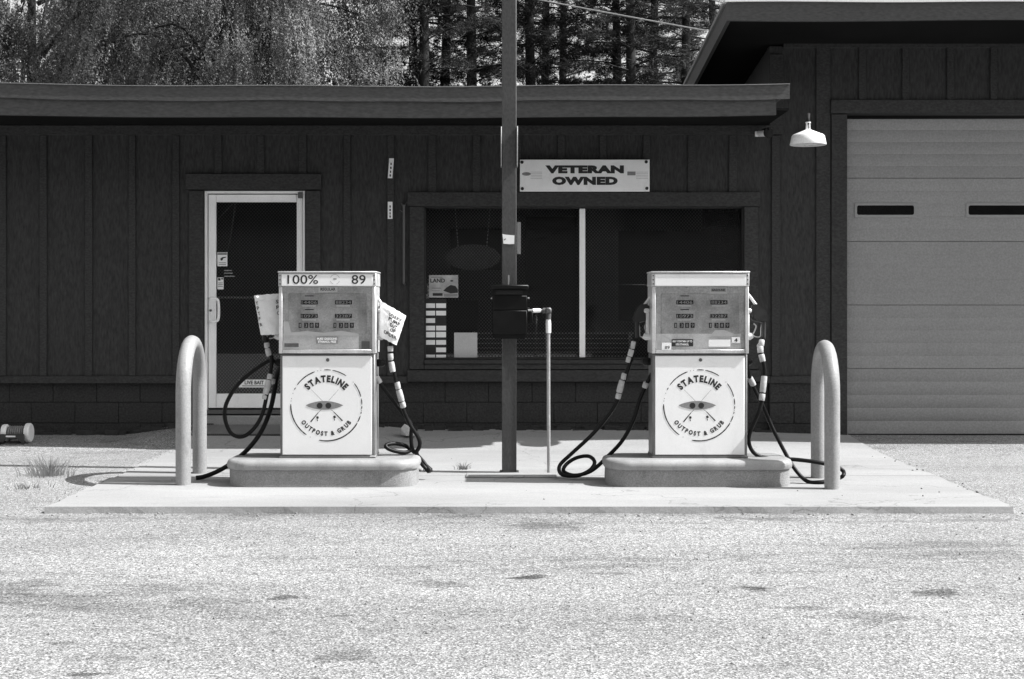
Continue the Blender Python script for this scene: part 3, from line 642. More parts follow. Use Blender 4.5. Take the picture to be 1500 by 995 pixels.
mb.add(vs_, [[v.index for v in f.verts] for f in bm.faces]); bm.free()
tag(mb.build('rock', M('pale_rock', .5, .85, var=.25, scale=14, bump=.8), smooth=False), 'pale angular rock on the ground behind the left pump', 'rock')
RD = 13.62; rz0 = float(R(-4.8, RD))-.008
rr_ = thing('hose_reel', (wx(25,RD), RD, rz0), 'small hose reel with white end discs on the ground at far left', 'hose reel')
zc = rz0+.10
for px, r in ((8,.082),(42,.092)): MB().lathe([(r*.96,-.022),(r,-.012),(r,.016),(r*.9,.026)], (wx(px,RD), RD, zc), 'x', 28).build('end_disc', reel_white, rr_)
MB().lathe([(.055,wx(11,RD)-wx(25,RD)),(.055,wx(39,RD)-wx(25,RD))], (wx(25,RD), RD, zc), 'x', 20).build('drum', reel_dark, rr_)
mb = MB()
for i in range(7): mb.lathe([(.06,-.008),(.068,0),(.06,.008)], (wx(15+i*3.2,RD), RD, zc), 'x', 20)
mb.build('wound_hose', reel_grey, rr_)
x0, x1 = wx(5,RD), wx(41,RD)
MB().prism([(x0,rz0),(x0+.02,rz0),(x0+.06,rz0+.055),(x1-.06,rz0+.055),(x1-.012,rz0),(x1,rz0),(x1-.004,rz0+.095),(x0,rz0+.095)], RD-.115, RD-.09).prism([(x0,rz0),(x0+.02,rz0),(x0+.06,rz0+.055),(x1-.06,rz0+.055),(x1-.012,rz0),(x1,rz0),(x1-.004,rz0+.095),(x0,rz0+.095)], RD+.09, RD+.115).build('stand', reel_dark, rr_)
MB().box(x0+.065, x1-.08, RD-.12, RD-.1155, rz0+.068, rz0+.082).build('pale_bar', reel_white, rr_)
MB().tube([(x0-.25, RD-.06, rz0+.012),(x0-.05, RD-.09, rz0+.012),(x0+.02, RD-.12, rz0+.012),(x0+.05,RD-.08,rz0+.02)], .010, 6).build('hose_end', rubber, rr_)
def tuft(name, x_, y_, z_, n, h, sp, label, cat):
    V = []; Fc = []
    for i in range(n):
        a = random.uniform(0, 2*PI); r0 = abs(random.gauss(0, sp*.28)); L = h*random.uniform(.45,1.1); ln = random.uniform(.15,.9); w_ = random.uniform(.0018,.004)
        bx, by = x_+r0*math.cos(a)*1.3, y_+r0*math.sin(a); dx, dy = math.cos(a+random.uniform(-.6,.6)), math.sin(a); b0 = len(V)
        for k in range(4):
            t = k/3; q = (bx+dx*ln*L*t*t, by+dy*ln*L*t*t, z_+L*t*(1-.22*ln*t)); ww = w_*(1-.8*t); V += [(q[0]-ww,q[1],q[2]),(q[0]+ww,q[1]+ww*.5,q[2])]
        Fc += [(b0+2*k, b0+2*k+1, b0+2*k+3, b0+2*k+2) for k in range(3)]
    tag(MB().add(V, Fc).build(name, grass_m, smooth=False), label, cat)
D_ = gD(698, -.01); tuft('grass_tuft', wx(72,D_), D_, -.02, 190, .20, .27, 'bushy dry grass tuft growing from the crack left of the slab', 'grass')
D_ = gD(688, 0); tuft('small_weed', wx(679,D_), D_, -.003, 40, .075, .12, 'small weed in the slab between left pump and pole', 'weed')
D_ = gD(714, -.01); tuft('low_weed', wx(40,D_), D_, -.02, 60, .05, .5, 'flat low weeds beside the grass tuft at left', 'weed'); bpy.data.objects['low_weed']['kind'] = 'stuff'
D_ = gD(690, 0); tuft('base_weed', wx(613,D_), D_, -.003, 30, .035, .12, 'tiny weed at the foot of the left pump island', 'weed')

# ------------------------------------------------------------------ bollards
def bollard(label, p_near, p_far, ztop):
    t_ = thing('hoop_bollard', ((p_near[0]+p_far[0])/2, (p_near[1]+p_far[1])/2, 0), label, 'bollard', 'hoop bollards beside the pumps')
    a, b = Vector((*p_near, -.03)), Vector((*p_far, -.03)); m_ = (a+b)/2; half = (b-a)/2; zc_ = ztop-half.length-.057
    pts = [a, a+Vector((0,0,.3)), a+Vector((0,0,zc_*.7))]
    for k in range(17):
        th_ = PI*k/16; pts.append(m_-half*math.cos(th_)+Vector((0,0,zc_+.03+half.length*math.sin(th_))))
    pts += [b+Vector((0,0,zc_*.7)), b+Vector((0,0,.3)), b]
    MB().tube(pts, .057, 24).build('hoop', bollard_m, t_)
    for q in (a, b): pass
bollard('pale hoop bollard left of the left pump, before the glass door', (wx(268.5,10.73),10.73), (wx(292.5,11.48),11.48), 1.12)
bollard('pale hoop bollard right of the right pump, before the garage corner', (wx(1219,10.49),10.49), (wx(1198.5,11.16),11.16), 1.09)

# ------------------------------------------------------------------ pump islands
def island(label, x0, x1, y0, y1):
    t_ = thing('pump_island', ((x0+x1)/2, (y0+y1)/2, 0), label, 'pump island', 'concrete pump islands')
    r = .17; n = 8; xs = []
    for cx, cy, a in ((x1-r,y1-r,0),(x0+r,y1-r,90),(x0+r,y0+r,180),(x1-r,y0+r,270)):
        xs += [(cx, cy, math.radians(a+90*k/n)) for k in range(n+1)]
    def ring(off, z, j=0): return [(cx+(r+off)*math.cos(a)+random.gauss(0,j), cy+(r+off)*math.sin(a)+random.gauss(0,j), z+random.gauss(0,j)) for cx, cy, a in xs]
    def loft(rings, name, mat, cap):
        m_ = len(rings[0]); mb = MB(); mb.v = [p for q in rings for p in q]
        mb.f = [(i*m_+k, i*m_+(k+1) % m_, (i+1)*m_+(k+1) % m_, (i+1)*m_+k) for i in range(len(rings)-1) for k in range(m_)]
        if cap: mb.f.append(tuple((len(rings)-1)*m_+k for k in range(m_)))
        return mb.build(name, mat, t_)
    loft([ring(-.002,-.02), ring(.0,.004,.002), ring(-.004,.04,.002), ring(-.003,.09,.0015), ring(-.006,.128,.001)], 'base', island_m, True)
    loft([ring(-.004,.124,.001), ring(.010,.130,.001), ring(.017,.150,.001), ring(.015,.172,.001), ring(.004,.190,.0007), ring(-.016,.199,.0005), ring(-.04,.2015,0)], 'rim', rim_m, False)
    mb = MB(); m_ = len(xs); mb.v = [(p[0],p[1],.2005) for p in ring(-.03,0)]; mb.f = [tuple(range(m_))]; mb.build('top', island_m, t_)
IY0, IY1 = 10.575, 11.13
island('low rounded concrete island under the left pump', wx(333,10.66), wx(610,10.66), IY0, IY1)
island('low rounded concrete island under the right pump, with chipped front', wx(889,10.66), wx(1160,10.66), IY0, IY1)

# ------------------------------------------------------------------ fuel pumps
PF = 10.72; ZB = .2015
def pump(px_c, label, left):
    c = wx(px_c, PF); s = PF/F
    x = lambda d: c+d*s                              # d: photo pixels from the pump centre
    z = lambda py: wz(py, PF)
    root = thing('fuel_pump', (c, PF+.16, ZB), label, 'fuel pump', 'old fuel pumps')
    yb = PF+.33
    MB().bev(x(-69.5), x(69.5), PF+.014, yb, ZB, z(519), .006).build('cabinet', cabinet_m, root)
    MB().bev(x(-70.5), x(70.5), PF+.004, yb+.004, ZB, z(668), .003).build('plinth', cabinet_m, root)
    lp_ = MB().bev(x(-66), x(65), PF+.002, PF+.013, z(666.5), z(521.5), .004).build('lower_panel', white_panel, root)
    y = PF+.0008
    MB().lathe([(.013,.0),(.013,-.004),(.008,-.007)], (x(.5), PF+.002, z(527.5)), 'y', 14).build('lock', alu_dark, lp_)
    # painted emblem: broken ring, arched words, kayak and crossed rods
    ex_, ez_ = x(-1.5), z(594); r = .268
    mb = MB()
    def arc(a0, a1, w_=.0075):
        n = max(2, int(abs(a1-a0)/4)+1); vs_ = []
        for k in range(n+1):
            a = math.radians(a0+(a1-a0)*k/n); ww = w_*(.55 if k in (0, n) else 1)*random.uniform(.85,1.1)
            for q in (r-ww/2, r+ww/2): vs_.append((ex_+q*math.cos(a), y, ez_+q*math.sin(a)))
        mb.add(vs_, [(2*k, 2*k+1, 2*k+3, 2*k+2) for k in range(n)])
    for a0, a1 in ((93.5,82.5),(80,56),(38,14),(11,1),(-1,-6),(-10,-14),(-17,-28),(-29.5,-102),(-124,-182),(154,150),(145,109)): arc(a0, a1, .009 if a0 in (-29.5,-124) else .0075)
    for a in (41,-8,-117,169,173,160,104,99): arc(a+.7, a-.7, .005)
    text_arc(mb, 'STATELINE', ex_, ez_, y, .205, .053, math.radians(139), math.radians(41), .06)
    text_arc(mb, 'OUTPOST & GRUB', ex_, ez_, y, .211, .035, math.radians(213), math.radians(326), .055, True)
    u = .273/355
    e = lambda a, b: (ex_+(a-432)*u, y, ez_-(b-488)*u)
    def line(a, b, w0, w1):
        p, q = Vector(e(*a)), Vector(e(*b)); d = (q-p).normalized(); nn = Vector((-d.z, 0, d.x))
        mb.add([p-nn*w0*u/2, p+nn*w0*u/2, q+nn*w1*u/2, q-nn*w1*u/2], [(0,1,2,3)])
    line((352,560),(278,650),7,13); line((505,552),(590,640),7,13)
    for (a, b) in ((345,608),(512,602)): mb.add([e(a-14,b-10),e(a+8,b-14),e(a+14,b+6),e(a-6,b+16)], [(0,1,2,3)]); mb.add([e(a-6,b+20),e(a+4,b+18),e(a+4,b+34),e(a-3,b+36)], [(0,1,2,3)])
    mb.build('emblem', print_dark, lp_)
    mb = MB(); line((280,330),(396,447),2.4,3.6); line((550,335),(455,442),2.4,3.6); line((384,528),(352,560),3.6,5); line((476,528),(506,553),3.6,5); mb.build('emblem_rods', print_mid, lp_)
    pts = []; 
    for k in range(13): t = k/12; pts.append((228+370*t, 488-43*math.sin(PI*t)**.8))
    for k in range(11, 0, -1): t = k/12; pts.append((228+370*t, 488+43*math.sin(PI*t)**.8))
    MB().add([(e(*p)[0], y-.0004, e(*p)[2]) for p in pts], [tuple(range(len(pts)))]).build('emblem_kayak', print_mid, lp_)
    mb = MB(); 
    for q in (367, 452): p = e(q, 490); mb.disc(p[0], p[2], y-.0009, 29*u, 14)
    mb.build('emblem_seats', print_dark, lp_)
    # head: frame round a glazed dial
    PG = PF-.011; hd = MB(); y0 = PF-.012
    hd.bev(x(-70.8), x(-65.5), y0, yb, z(518), z(420), .004).bev(x(65.5), x(70.8), y0, yb, z(518), z(420), .004).bev(x(-65.4), x(65.4), y0+.001, yb-.02, z(517.8), z(512), .003)
    hd.box(x(-65.4), x(65.4), PG+.024, yb-.01, z(511.9), z(420)); hd = hd.build('head', chrome, root)
    MB().box(x(-65.4), x(65.4), PG+.018, PG+.023, z(511.5), z(420)).build('dial_face', dial_m, hd, smooth=False)
    MB().bev(x(-57), x(57), PG+.0145, PG+.0175, z(490), z(430), .003).build('dial_plate', dial_inner, hd)
    MB().sheet(x(-65.3), x(65.3), z(511.8), z(420.2), PG+.002).build('glass_pane', pump_glass, hd, smooth=False)
    MB().box(x(-65), x(46 if left else 60), PG+.0125, PG+.0140, z(511.4), z(489), ).build('insert_card', card_m, hd, smooth=False)
    yd = PG+.0142
    dx = -2 if left else 2
    for k, (a, b, tops) in enumerate(((-37,-12,440),(13,38,440),(-37,-12,460),(13,38,460))):
        o = MB().box(x(a+dx), x(b+dx), yd-.002, yd, z(tops+6), z(tops)).build('counter_window', print_dark, hd, smooth=False)
        mb = MB(); text_fit(mb, ('14406','88234','10973','32287')[k], x(a+dx+1.4), x(b+dx-1.4), z(tops+5.2), z(tops+1), yd-.003, .0); mb.build('digits', print_faint, o)
    for a in (-40, 11):
        for k in range(4):
            o = MB().box(x(a+dx+k*8), x(a+dx+k*8+(4 if k == 0 else 5.8)), yd-.002, yd, z(480.5), z(473)).build('price_wheel', print_dark, hd, smooth=False)
            mb = MB(); text_fit(mb, '1389'[k], x(a+dx+k*8+1.4), x(a+dx+k*8+(3 if k == 0 else 4.4)), z(479.3), z(474.3), yd-.003); mb.build('digits', print_faint, o)
    mb = MB(); [mb.sheet(x(-31+dx), x(-18+dx), z(q+1.3), z(q), yd-.0005) for q in (433, 453)]; mb.build('dial_captions', print_dark, hd)
    mb = MB(); [mb.sheet(x(a+dx), x(a+20+dx), z(q+1.5), z(q), yd-.0006) for a in (-35, 15) for q in (447.5, 468)]; mb.build('dial_rules', white_panel, hd)
    if left:
        o = flat('grade_tag', x(-13), x(15), z(428.5), z(421), PG+.008, white_paper, hd); mb = MB(); text_fit(mb, 'REGULAR', x(-10), x(12), z(426), z(421.8), PG+.0072, .03); mb.build('lettering', print_dark, o)
        o = flat('fuel_sticker', x(-16.5), x(16), z(503.5), z(493.5), PG+.0005, print_mid, hd); mb = MB(); text_fit(mb, 'PURE GASOLINE', x(-14.5), x(14), z(498), z(494.8), PG-.0006, .03); text_fit(mb, 'ETHANOL FREE', x(-13), x(13), z(502.4), z(499), PG-.0006, .03); mb.build('lettering', white_panel, o)
        for a, b, c_, d in ((-63,-42,508.5,503),(50,62,511,500)): MB().box(x(a), x(b), PG+.0105, PG+.011, z(c_), z(d)).build('dark_patch', print_mid, hd, smooth=False)
        V = [(-64,488),(-64,471),(-57,471),(-53,487),(-30,485),(-5,487.5),(20,484.5),(46,489),(46,492),(-64,492)]
        MB().prism([(x(a), z(b)) for a, b in V], PG+.009, PG+.010).build('torn_paper', white_paper, hd)
        MB().prism([(x(a), z(b)) for a, b in ((-52,501),(-40,494),(-39,497),(-51,503))], PG+.006, PG+.0075).build('curled_label', white_paper, hd)
    else:
        o = flat('grade_tag', x(14), x(39), z(430.5), z(421), PG+.009, white_paper, hd); mb = MB().box(x(15.5), x(37.5), PG+.0078, PG+.0085, z(427.5), z(422.5)); mb.build('tag_panel', print_faint, o); mb = MB(); text_fit(mb, 'GASOLINE', x(17), x(36), z(426.6), z(423.2), PG+.0070, .03); mb.build('lettering', print_dark, o)
        o = flat('fuel_sticker', x(-42), x(-10.5), z(507.5), z(497), PG+.0005, print_dark, hd); mb = MB(); text_fit(mb, 'MAY CONTAIN UP TO', x(-40.5), x(-12), z(501.6), z(498.6), PG-.0006, .03); text_fit(mb, '10% ETHANOL', x(-36), x(-17), z(506.3), z(503), PG-.0006, .03); mb.build('lettering', white_panel, o)
        o = flat('octane_sticker', x(-56.5), x(-42.5), z(513), z(502), PG+.0004, white_paper, hd); mb = MB(); text_fit(mb, '89', x(-52), x(-45), z(511.5), z(506.8), PG-.0007, .01); mb.build('lettering', print_dark, o)
        o = flat('number_sticker', x(46), x(58), z(502.5), z(494), PG+.0005, white_paper, hd); mb = MB(); text_fit(mb, '4', x(49.5), x(54.5), z(501), z(495.5), PG-.0006, .03); mb.build('lettering', print_dark, o)
        flat('blank_sticker', x(12), x(44), z(508), z(497.5), PG+.0005, white_panel, hd)
        MB().prism([(x(a), z(b)) for a, b in ((17,489),(22,483.5),(35,483.5),(49,489),(49,493),(17,493))], PG+.009, PG+.010).build('torn_paper', white_paper, hd)
        MB().prism([(x(a), z(b)) for a, b in ((-57,491.5),(-56,490.5),(-43,497),(-44,498.5))], PG+.006, PG+.0075).build('curled_label', white_paper, hd)
    # header box
    hb = MB().bev(x(-71.3), x(71.5), PF-.014, yb+.006, z(420)+.001, z(400.2), .004).build('header', chrome, root)
    MB().bev(x(-66.5), x(66.5), PF-.0185, PF-.0145, z(418.8), z(402), .0015).build('header_panel', white_panel, hb)
    MB().bev(x(-72.3), x(72.5), PF-.024, yb+.01, z(400)+.001, z(397.6), .004).build('top_cap', chrome, hb)
    for q in (-69, 69):
        for w_ in (404, 410, 416): MB().lathe([(.006,0),(.005,-.003)], (x(q), PF-.014, z(w_)), 'y', 8).build('screw', alu_dark, hb)
    if left:
        for bd_, a, b in (('100%',-58,-13),('89',36,56.5)): text_fit(MB(), bd_, x(a), x(b), z(416.3), z(403), PF-.0195, .008).build('lettering', print_dark, hb)
        mb = MB(); cx_, cz_ = x(11.5), z(409.5)
        for a0, a1 in ((20,160),(200,250),(290,340)):
            vs_ = []
            for k in range(9):
                a = math.radians(a0+(a1-a0)*k/8); vs_ += [(cx_+.034*math.cos(a), PF-.0192, cz_+.034*math.sin(a)), (cx_+.038*math.cos(a), PF-.0192, cz_+.038*math.sin(a))]
            mb.add(vs_, [(2*k, 2*k+1, 2*k+3, 2*k+2) for k in range(8)])
        mb.build('small_emblem', print_faint, hb)
        MB().disc(cx_, cz_+.003, PF-.0196, .015, 12, .005).build('small_kayak', print_mid, hb)
    # nozzle boots on both flanks
    for sd in (-1, 1):
        ed = x(70.8)*1.0 if sd > 0 else x(-70.8); yy = PF+.17
        bt = MB(); f = lambda a: ed+sd*a
        bt.bev(*sorted((f(.0005), f(.030))), yy-.045, yy+.045, z(495), z(456), .008, 2)
        bt.bev(*sorted((f(.0005), f(.046))), yy-.055, yy+.055, z(459), z(452), .010, 2)
        bt.tube([(f(.0), yy-.03, z(494)), (f(.030), yy-.03, z(494)), (f(.052), yy-.03, z(492))], [.024,.027,.022], 12)
        bt.build('nozzle_boot', chrome, root)
        MB().lathe([(.001,0),(.028,0),(.032,sd*.02),(.03,sd*.045),(.018,sd*.06),(.001,sd*.06)], (ed-sd*.004, yy, z(533 if left else 531)), 'x', 14).build('hose_outlet', box_m, root)
    return root
pumpL = pump(479.5, 'left fuel pump, header reading 100% and 89, paper bags over its nozzles', True)
pumpR = pump(1025.7, 'right fuel pump with blank header and uncovered nozzles', False)

HR = .0155
def hose(root, pts, name='hose', r=HR):
    w_ = [P3(*p) for p in pts]
    for v in w_: v.z = max(v.z, float(R(v.x, v.y))+r)
    path = catmull(w_, 7)
    return MB().tube(path, r, 10).build(name, rubber, root)
def tapes(root, segs, r=.019):
    for a, b, k in segs:
        p, q = P3(*a), P3(*b); MB().tube([p, p.lerp(q,.08), p.lerp(q,.5), p.lerp(q,.92), q], [r*.9*k, r*k, r*1.04*k, r*k, r*.9*k], 12).build('tape_wrap', tape_m, root)
def nozzle(root, sd, edge, yD, dy=0):                # edge: pixel x of the pump's flank at that depth
    p = lambda a, b, d=0: P3(edge+sd*a, b+dy, yD+d)
    q_ = [p(*a) for a in ((5,448),(10,445.5),(16,446),(22,450),(26,458),(28.5,467),(27,471),(20,472),(13,468.5),(6,467.5))]
    n_ = MB().prism([(v.x, v.z) for v in q_], yD-.026, yD+.026)
    n_.tube(catmull([p(23,466), p(20,470), p(11,468.5), p(5,466.5)], 4), .014, 8)
    n_.tube(catmull([p(22,465), p(22.5,478), p(22,497)], 4), [.024,.022,.020,.019,.018,.018,.018,.019,.020], 10); nm_ = MB(); bm_ = bmesh.new(); vl = [bm_.verts.new(v) for v in n_.v]; [bm_.faces.new([vl[i] for i in f]) for f in n_.f]; bmesh.ops.bevel(bm_, geom=[e for e in bm_.edges if len(e.verts[0].link_edges) < 4 and abs(e.verts[0].co.y-e.verts[1].co.y) < .001 and min(e.calc_length(), 1) > .012], offset=.006, segments=2, affect='EDGES'); bm_.verts.index_update(); nm_.add([v.co[:] for v in bm_.verts], [[v.index for v in f.verts] for f in bm_.faces]); bm_.free(); n_ = nm_.build('nozzle', nozzle_m, root)
    MB().tube(catmull([p(-6,427,.0), p(2,434), p(10,445), p(15,451)], 4), .0115, 10).build('spout', chrome, n_)
    MB().tube(catmull([p(8,468), p(19,472), p(18.5,482), p(17.5,493), p(9,493), p(7,491)], 5), .0045, 6).build('trigger_guard', galv, n_)
    MB().tube(catmull([p(8,474), p(11.5,478), p(9,486), p(6.5,490), p(9,493)], 5), .0055, 6).build('trigger', galv, n_)
YM = PF+.17
nozzle(pumpR, 1, 1096, YM); nozzle(pumpR, -1, 955.5, YM+.02); nozzle(pumpL, 1, 549.5, YM, 1); nozzle(pumpL, -1, 409.5, YM+.03, 2)
# right pump, right flank: hose looping round the bollard's near leg
A = 10.87
hose(pumpR, [(1118,495,A),(1114,510,A-.01),(1117,526,A-.02),(1120,545,A-.03),(1117,580,A-.04),(1112,602,A-.05),(1100,630,A-.05),(1097,648,A-.05),(1105,664,A-.05),(1125,672,A-.05),(1160,673,A-.07),(1195,677,A-.10),(1222,683,A-.10),(1235,690,A-.10),(1234,698,A-.15),(1220,703,10.78),(1200,707,10.75),(1182,705,10.80),(1165,688,A-.02),(1150,663,A+.03),(1132,628,A+.05),(1118,596,A+.06),(1106,572,A+.05),(1100,558,A+.04),(1095,540,A+.01),(1094,531,YM)])
tapes(pumpR, [((1116,498,A),(1115,507,A-.01),1.15),((1113.5,507,A-.01),(1114,517,A-.015),1.25),((1115,519,A-.015),(1117.5,530,A-.02),1.2),((1119.5,551,A-.03),(1117,575,A-.04),1.25),((1117,577,A-.04),(1115.5,587,A-.045),1.2),((1098,553,A+.04),(1104,565,A+.05),1.2)])
# right pump, left flank: hose with a standing coil on the slab
hose(pumpR, [(933,496,A+.03),(930,505,A+.03),(925,525,A+.04),(919,543,A+.05),(910,573,A+.08),(897,600,A+.1),(870,634,A+.18),(838,664,A+.24),(820,682,A+.22),(823,695,A+.15),(845,697,A+.13),(864,689,A+.17),(871,677,A+.26),(862,668.5,A+.33),(844,671,A+.35),(829,681,A+.32),(826,691,A+.22),(842,696.5,A+.18),(866,690,A+.13),(890,669,A+.1),(912,645,A+.09),(928,615,A+.08),(938,583,A+.06),(950,557,A+.03),(957,543,A+.02),(959,531,YM)])
tapes(pumpR, [((929,500,A+.03),(927,511,A+.035),1.1),((926,512,A+.035),(923,522,A+.04),1.25),((922,523,A+.04),(920,531,A+.045),1.1),((915,547,A+.055),(913,556,A+.06),1.15),((912,557,A+.065),(907,575,A+.08),1.3),((907,576,A+.08),(905,584,A+.09),1.15),((947,560,A+.035),(944.5,568,A+.05),1.2)])
# left pump, right flank: hose lying in a loop beside the island
hose(pumpL, [(571.5,497,A),(572,510,A),(574,530,A),(577,545,A+.01),(583,572,A+.03),(591,600,A+.05),(600,621,A+.06),(612,640,A+.07),(615,652,A+.08),(610,661,A+.09),(604,658,A+.1),(602,640,A+.11),(602,622,A+.1),(590,606,A+.09),(570,580,A+.06),(556,560,A+.03),(548,545,A+.01),(547,533,YM)])
hose(pumpL, [(604,659,A+.10),(592,663,A+.06),(572,659,A+.02),(565,653,A+.02),(575,650,A+.06),(592,652.5,A+.12),(606,662,A+.16),(618,674,A+.18),(628,687,A+.16)])
hose(pumpL, [(610,661,A+.09),(612,670,A+.12),(618,680,A+.15),(627,690,A+.15)], 'hose_tail')
MB().tube([P3(624,683,A+.17), P3(629,689,A+.155), P3(630,692,A+.15)], [.02,.027,.022], 10).build('hose_coupling', rubber, pumpL)
tapes(pumpL, [((571.5,507,A),(572,515,A),1.1),((572,518,A),(572.5,528,A),1.1),((573,530,A),(575.5,545,A),1.15),((581.5,560,A+.02),(583.5,570,A+.025),1.1),((584,571,A+.03),(588.5,588,A+.04),1.25),((589,589,A+.04),(591,597,A+.05),1.15),((551,551,A+.02),(557,561,A+.03),1.1)])
# left pump, left flank: one hose hangs in a loop, the other runs to the bollard foot
hose(pumpL, [(391,494,A+.03),(391,505,A+.03),(396,518,A+.02),(398,530,A),(396,548,A-.03),(391,578,A-.05),(383,610,A-.05),(368,632,A-.05),(352,640,A-.05),(337,633,A-.05),(329,610,A-.04),(333,588,A-.03),(349,563,A-.01),(372,543,A+.02),(396,528,A+.05),(404,531,A+.03),(410,533,YM)])
hose(pumpL, [(412,533,YM),(406,548,A+.10),(402,572,A+.08),(396,600,A+.05),(384,630,A+.02),(366,655,A+.04),(345,674,A+.1),(322,689,A+.12),(300,698,A+.14),(287,702,A+.13)], 'hose', .018)
tapes(pumpL, [((390.5,502,A+.03),(391.5,510,A+.03),1.1),((392,511,A+.03),(395,522,A+.015),1.2),((396,548,A-.03),(394.5,556,A-.035),1.1),((394,557,A-.035),(389,578,A-.05),1.3),((388.8,579,A-.05),(387.5,585,A-.05),1.15),((402,556,A+.1),(400.5,563,A+.09),1.1)])

# paper bags tied over the left pump's nozzles
def bag(label, cs, D, texts, bulge, top_fold):
    cs = [P3(px, py, D) for px, py in cs]            # top-left, top-right, bottom-right, bottom-left
    def f(u, v, off=0, sgn=-1):
        p = cs[3].lerp(cs[2], u).lerp(cs[0].lerp(cs[1], u), v)
        b = bulge*(math.sin(PI*min(max(u,0),1))**.6)*(.35+.65*math.sin(PI*(.12+.76*v)))
        b += .008*mnoise.noise(Vector((u*5, v*6, D*7+sgn)))+.004*mnoise.noise(Vector((u*13, v*11, sgn*3)))
        return (p.x+.006*mnoise.noise(Vector((v*7, 2, sgn)))*(1 if .02 < u < .98 else .4), D+sgn*(b+off), p.z+.004*mnoise.noise(Vector((u*9, 5, 1))))
    n = 18; g = MB()
    for sgn in (-1, 1):
        vs_ = [f(i/n, j/n, 0, sgn) for j in range(n+1) for i in range(n+1)]
        g.add(vs_, [(j*(n+1)+i, j*(n+1)+i+1, (j+1)*(n+1)+i+1, (j+1)*(n+1)+i) for j in range(n) for i in range(n)])
    k = (n+1)**2
    for j in range(n):
        for i in (0, n): a, b = j*(n+1)+i, (j+1)*(n+1)+i; g.f.append((a, b, b+k, a+k))
    for i in range(n): a, b = n*(n+1)+i, n*(n+1)+i+1; g.f.append((a, b, b+k, a+k))
    t_ = thing('paper_bag', (cs[3]+cs[2])/2, label, 'bag', 'bags over the nozzles')
    g.build('bag', bag_m, t_)
    fl = MB(); q = [f(*p, .006) for p in top_fold]; fl.add(q, [tuple(range(len(q)))]); fl.build('folded_flap', bag_m, t_)
    mb = MB()
    for body, u0, u1, v0, v1 in texts: text_map(mb, body, lambda u, v: f(u, v, .003), u0, u1, v0, v1, .02)
    mb.build('lettering', print_dark, t_)
bag('crumpled white paper bag with handwritten notice on the left pump right nozzle', [(557,441),(595,463),(581,506),(553,491)], PF+.13,
    [('SORRY',.42,.92,.74,.84),('PUMP',.42,.88,.60,.71),('OUT',.52,.82,.46,.57),('OF',.58,.80,.33,.43),('ORDER',.30,.90,.16,.27)], .06, [(.12,.98),(.5,.985),(.46,.86),(.06,.88)])
bag('white paper bag with dark lettering on the left pump left nozzle', [(372,433),(412,430),(413,490),(382,491)], PF+.14,
    [('Y',.04,.14,.76,.85),('P',.04,.14,.63,.72),('T',.045,.15,.50,.58),('F',.05,.15,.37,.45),('R',.06,.17,.22,.30),('S',.82,.92,.76,.85),('P',.82,.93,.62,.71),('O',.84,.95,.48,.57)], .055, [(.08,.985),(.92,.98),(.8,.88),(.5,.84),(.2,.87)])

# ------------------------------------------------------------------ post between the pumps
PD = 11.5
po = thing('steel_post', (0, PD, 0), 'tall grey steel post between the two pumps', 'post')
PH = 5.6; f_ = PD-.055
MB().bev(wx(735.3,PD), wx(756.6,PD), f_, PD+.06, -.03, PH, .006, 2).build('column', pole_m, po)
mb = MB(); z0, z1 = wz(245,PD), wz(187,PD)
mb.bev(wx(733.6,PD), wx(735.0,PD), f_-.012, PD+.05, z0, z1, .0015).bev(wx(756.9,PD), wx(758.4,PD), f_-.040, PD+.05, z0, z1, .0015).build('clamp_plate', galv, po)
MB().bev(wx(732.0,PD), wx(760.0,PD), f_-.03, PD+.09, -.004, .012, .003).build('base_plate', pole_m, po)
MB().bev(-.14, .14, PD-.1, PD+.15, PH+.001, PH+.10, .02).build('cap_box', pole_m, po)
pn = thing('taped_note', (wx(745,PD), f_, wz(358,PD)), 'small white note stuck on the steel post', 'note')
MB().prism([(wx(a,PD), wz(b,PD)) for a, b in ((736,343.5),(741,344.5),(753.5,345.5),(753.3,358),(746,358.3),(737.3,357.6),(737,351))], f_-.003, f_-.0006).build('paper', white_paper, pn)
MB().prism([(wx(a,PD), wz(b,PD)) for a, b in ((738.2,351.6),(740.5,349.8),(741,351),(738.8,353))], f_-.0036, f_-.0032).build('ink_mark', print_dark, pn)
MB().bev(wx(683,11.28), wx(815,11.28), 11.14, 11.38, .0, .014, .005, 2).build('kerb_strip', concrete)
tag(bpy.data.objects['kerb_strip'], 'low concrete pad at the foot of the steel post', 'pad')
bx = thing('drop_box', (wx(747,11.3), 11.35, wz(497,11.25)), 'black drop box with slot and rounded bottom mounted on the steel post', 'box')
BD = 11.20
x0, x1, z0, z1 = wx(721,BD), wx(773,BD), wz(496.5,BD), wz(424,BD)
r = .03; prof = [(x0,z1),(x0,z0+r),(x0+r*.3,z0+r*.3),(x0+r,z0),(x1-r,z0),(x1-r*.3,z0+r*.3),(x1,z0+r),(x1,z1)]
MB().prism(prof, BD+.004, f_-.001).build('body', box_m, bx)
MB().bev(x0+.006, x1-.006, BD-.006, BD+.0035, z0+.035, wz(455,BD), .004).build('lower_door', box_m, bx)
MB().bev(x0+.006, x1-.006, BD-.004, BD+.0035, wz(454,BD), wz(433.5,BD), .003).build('upper_plate', box_m, bx)
MB().box(wx(726,BD), wx(766,BD), BD-.001, BD+.0035, wz(431.5,BD), wz(425.5,BD)).build('slot', slot_m, bx)
MB().bev(wx(719.5,BD), wx(774.5,BD), BD-.022, f_-.001, z1+.001, wz(417.3,BD), .008, 2).build('lid', box_m, bx)
MB().tube([P3(743.5,418,BD+.07), P3(744,409,BD+.07), P3(744.3,403,BD+.07)], [.012,.013,.010], 10).build('stub_pipe', alu_dark, bx)
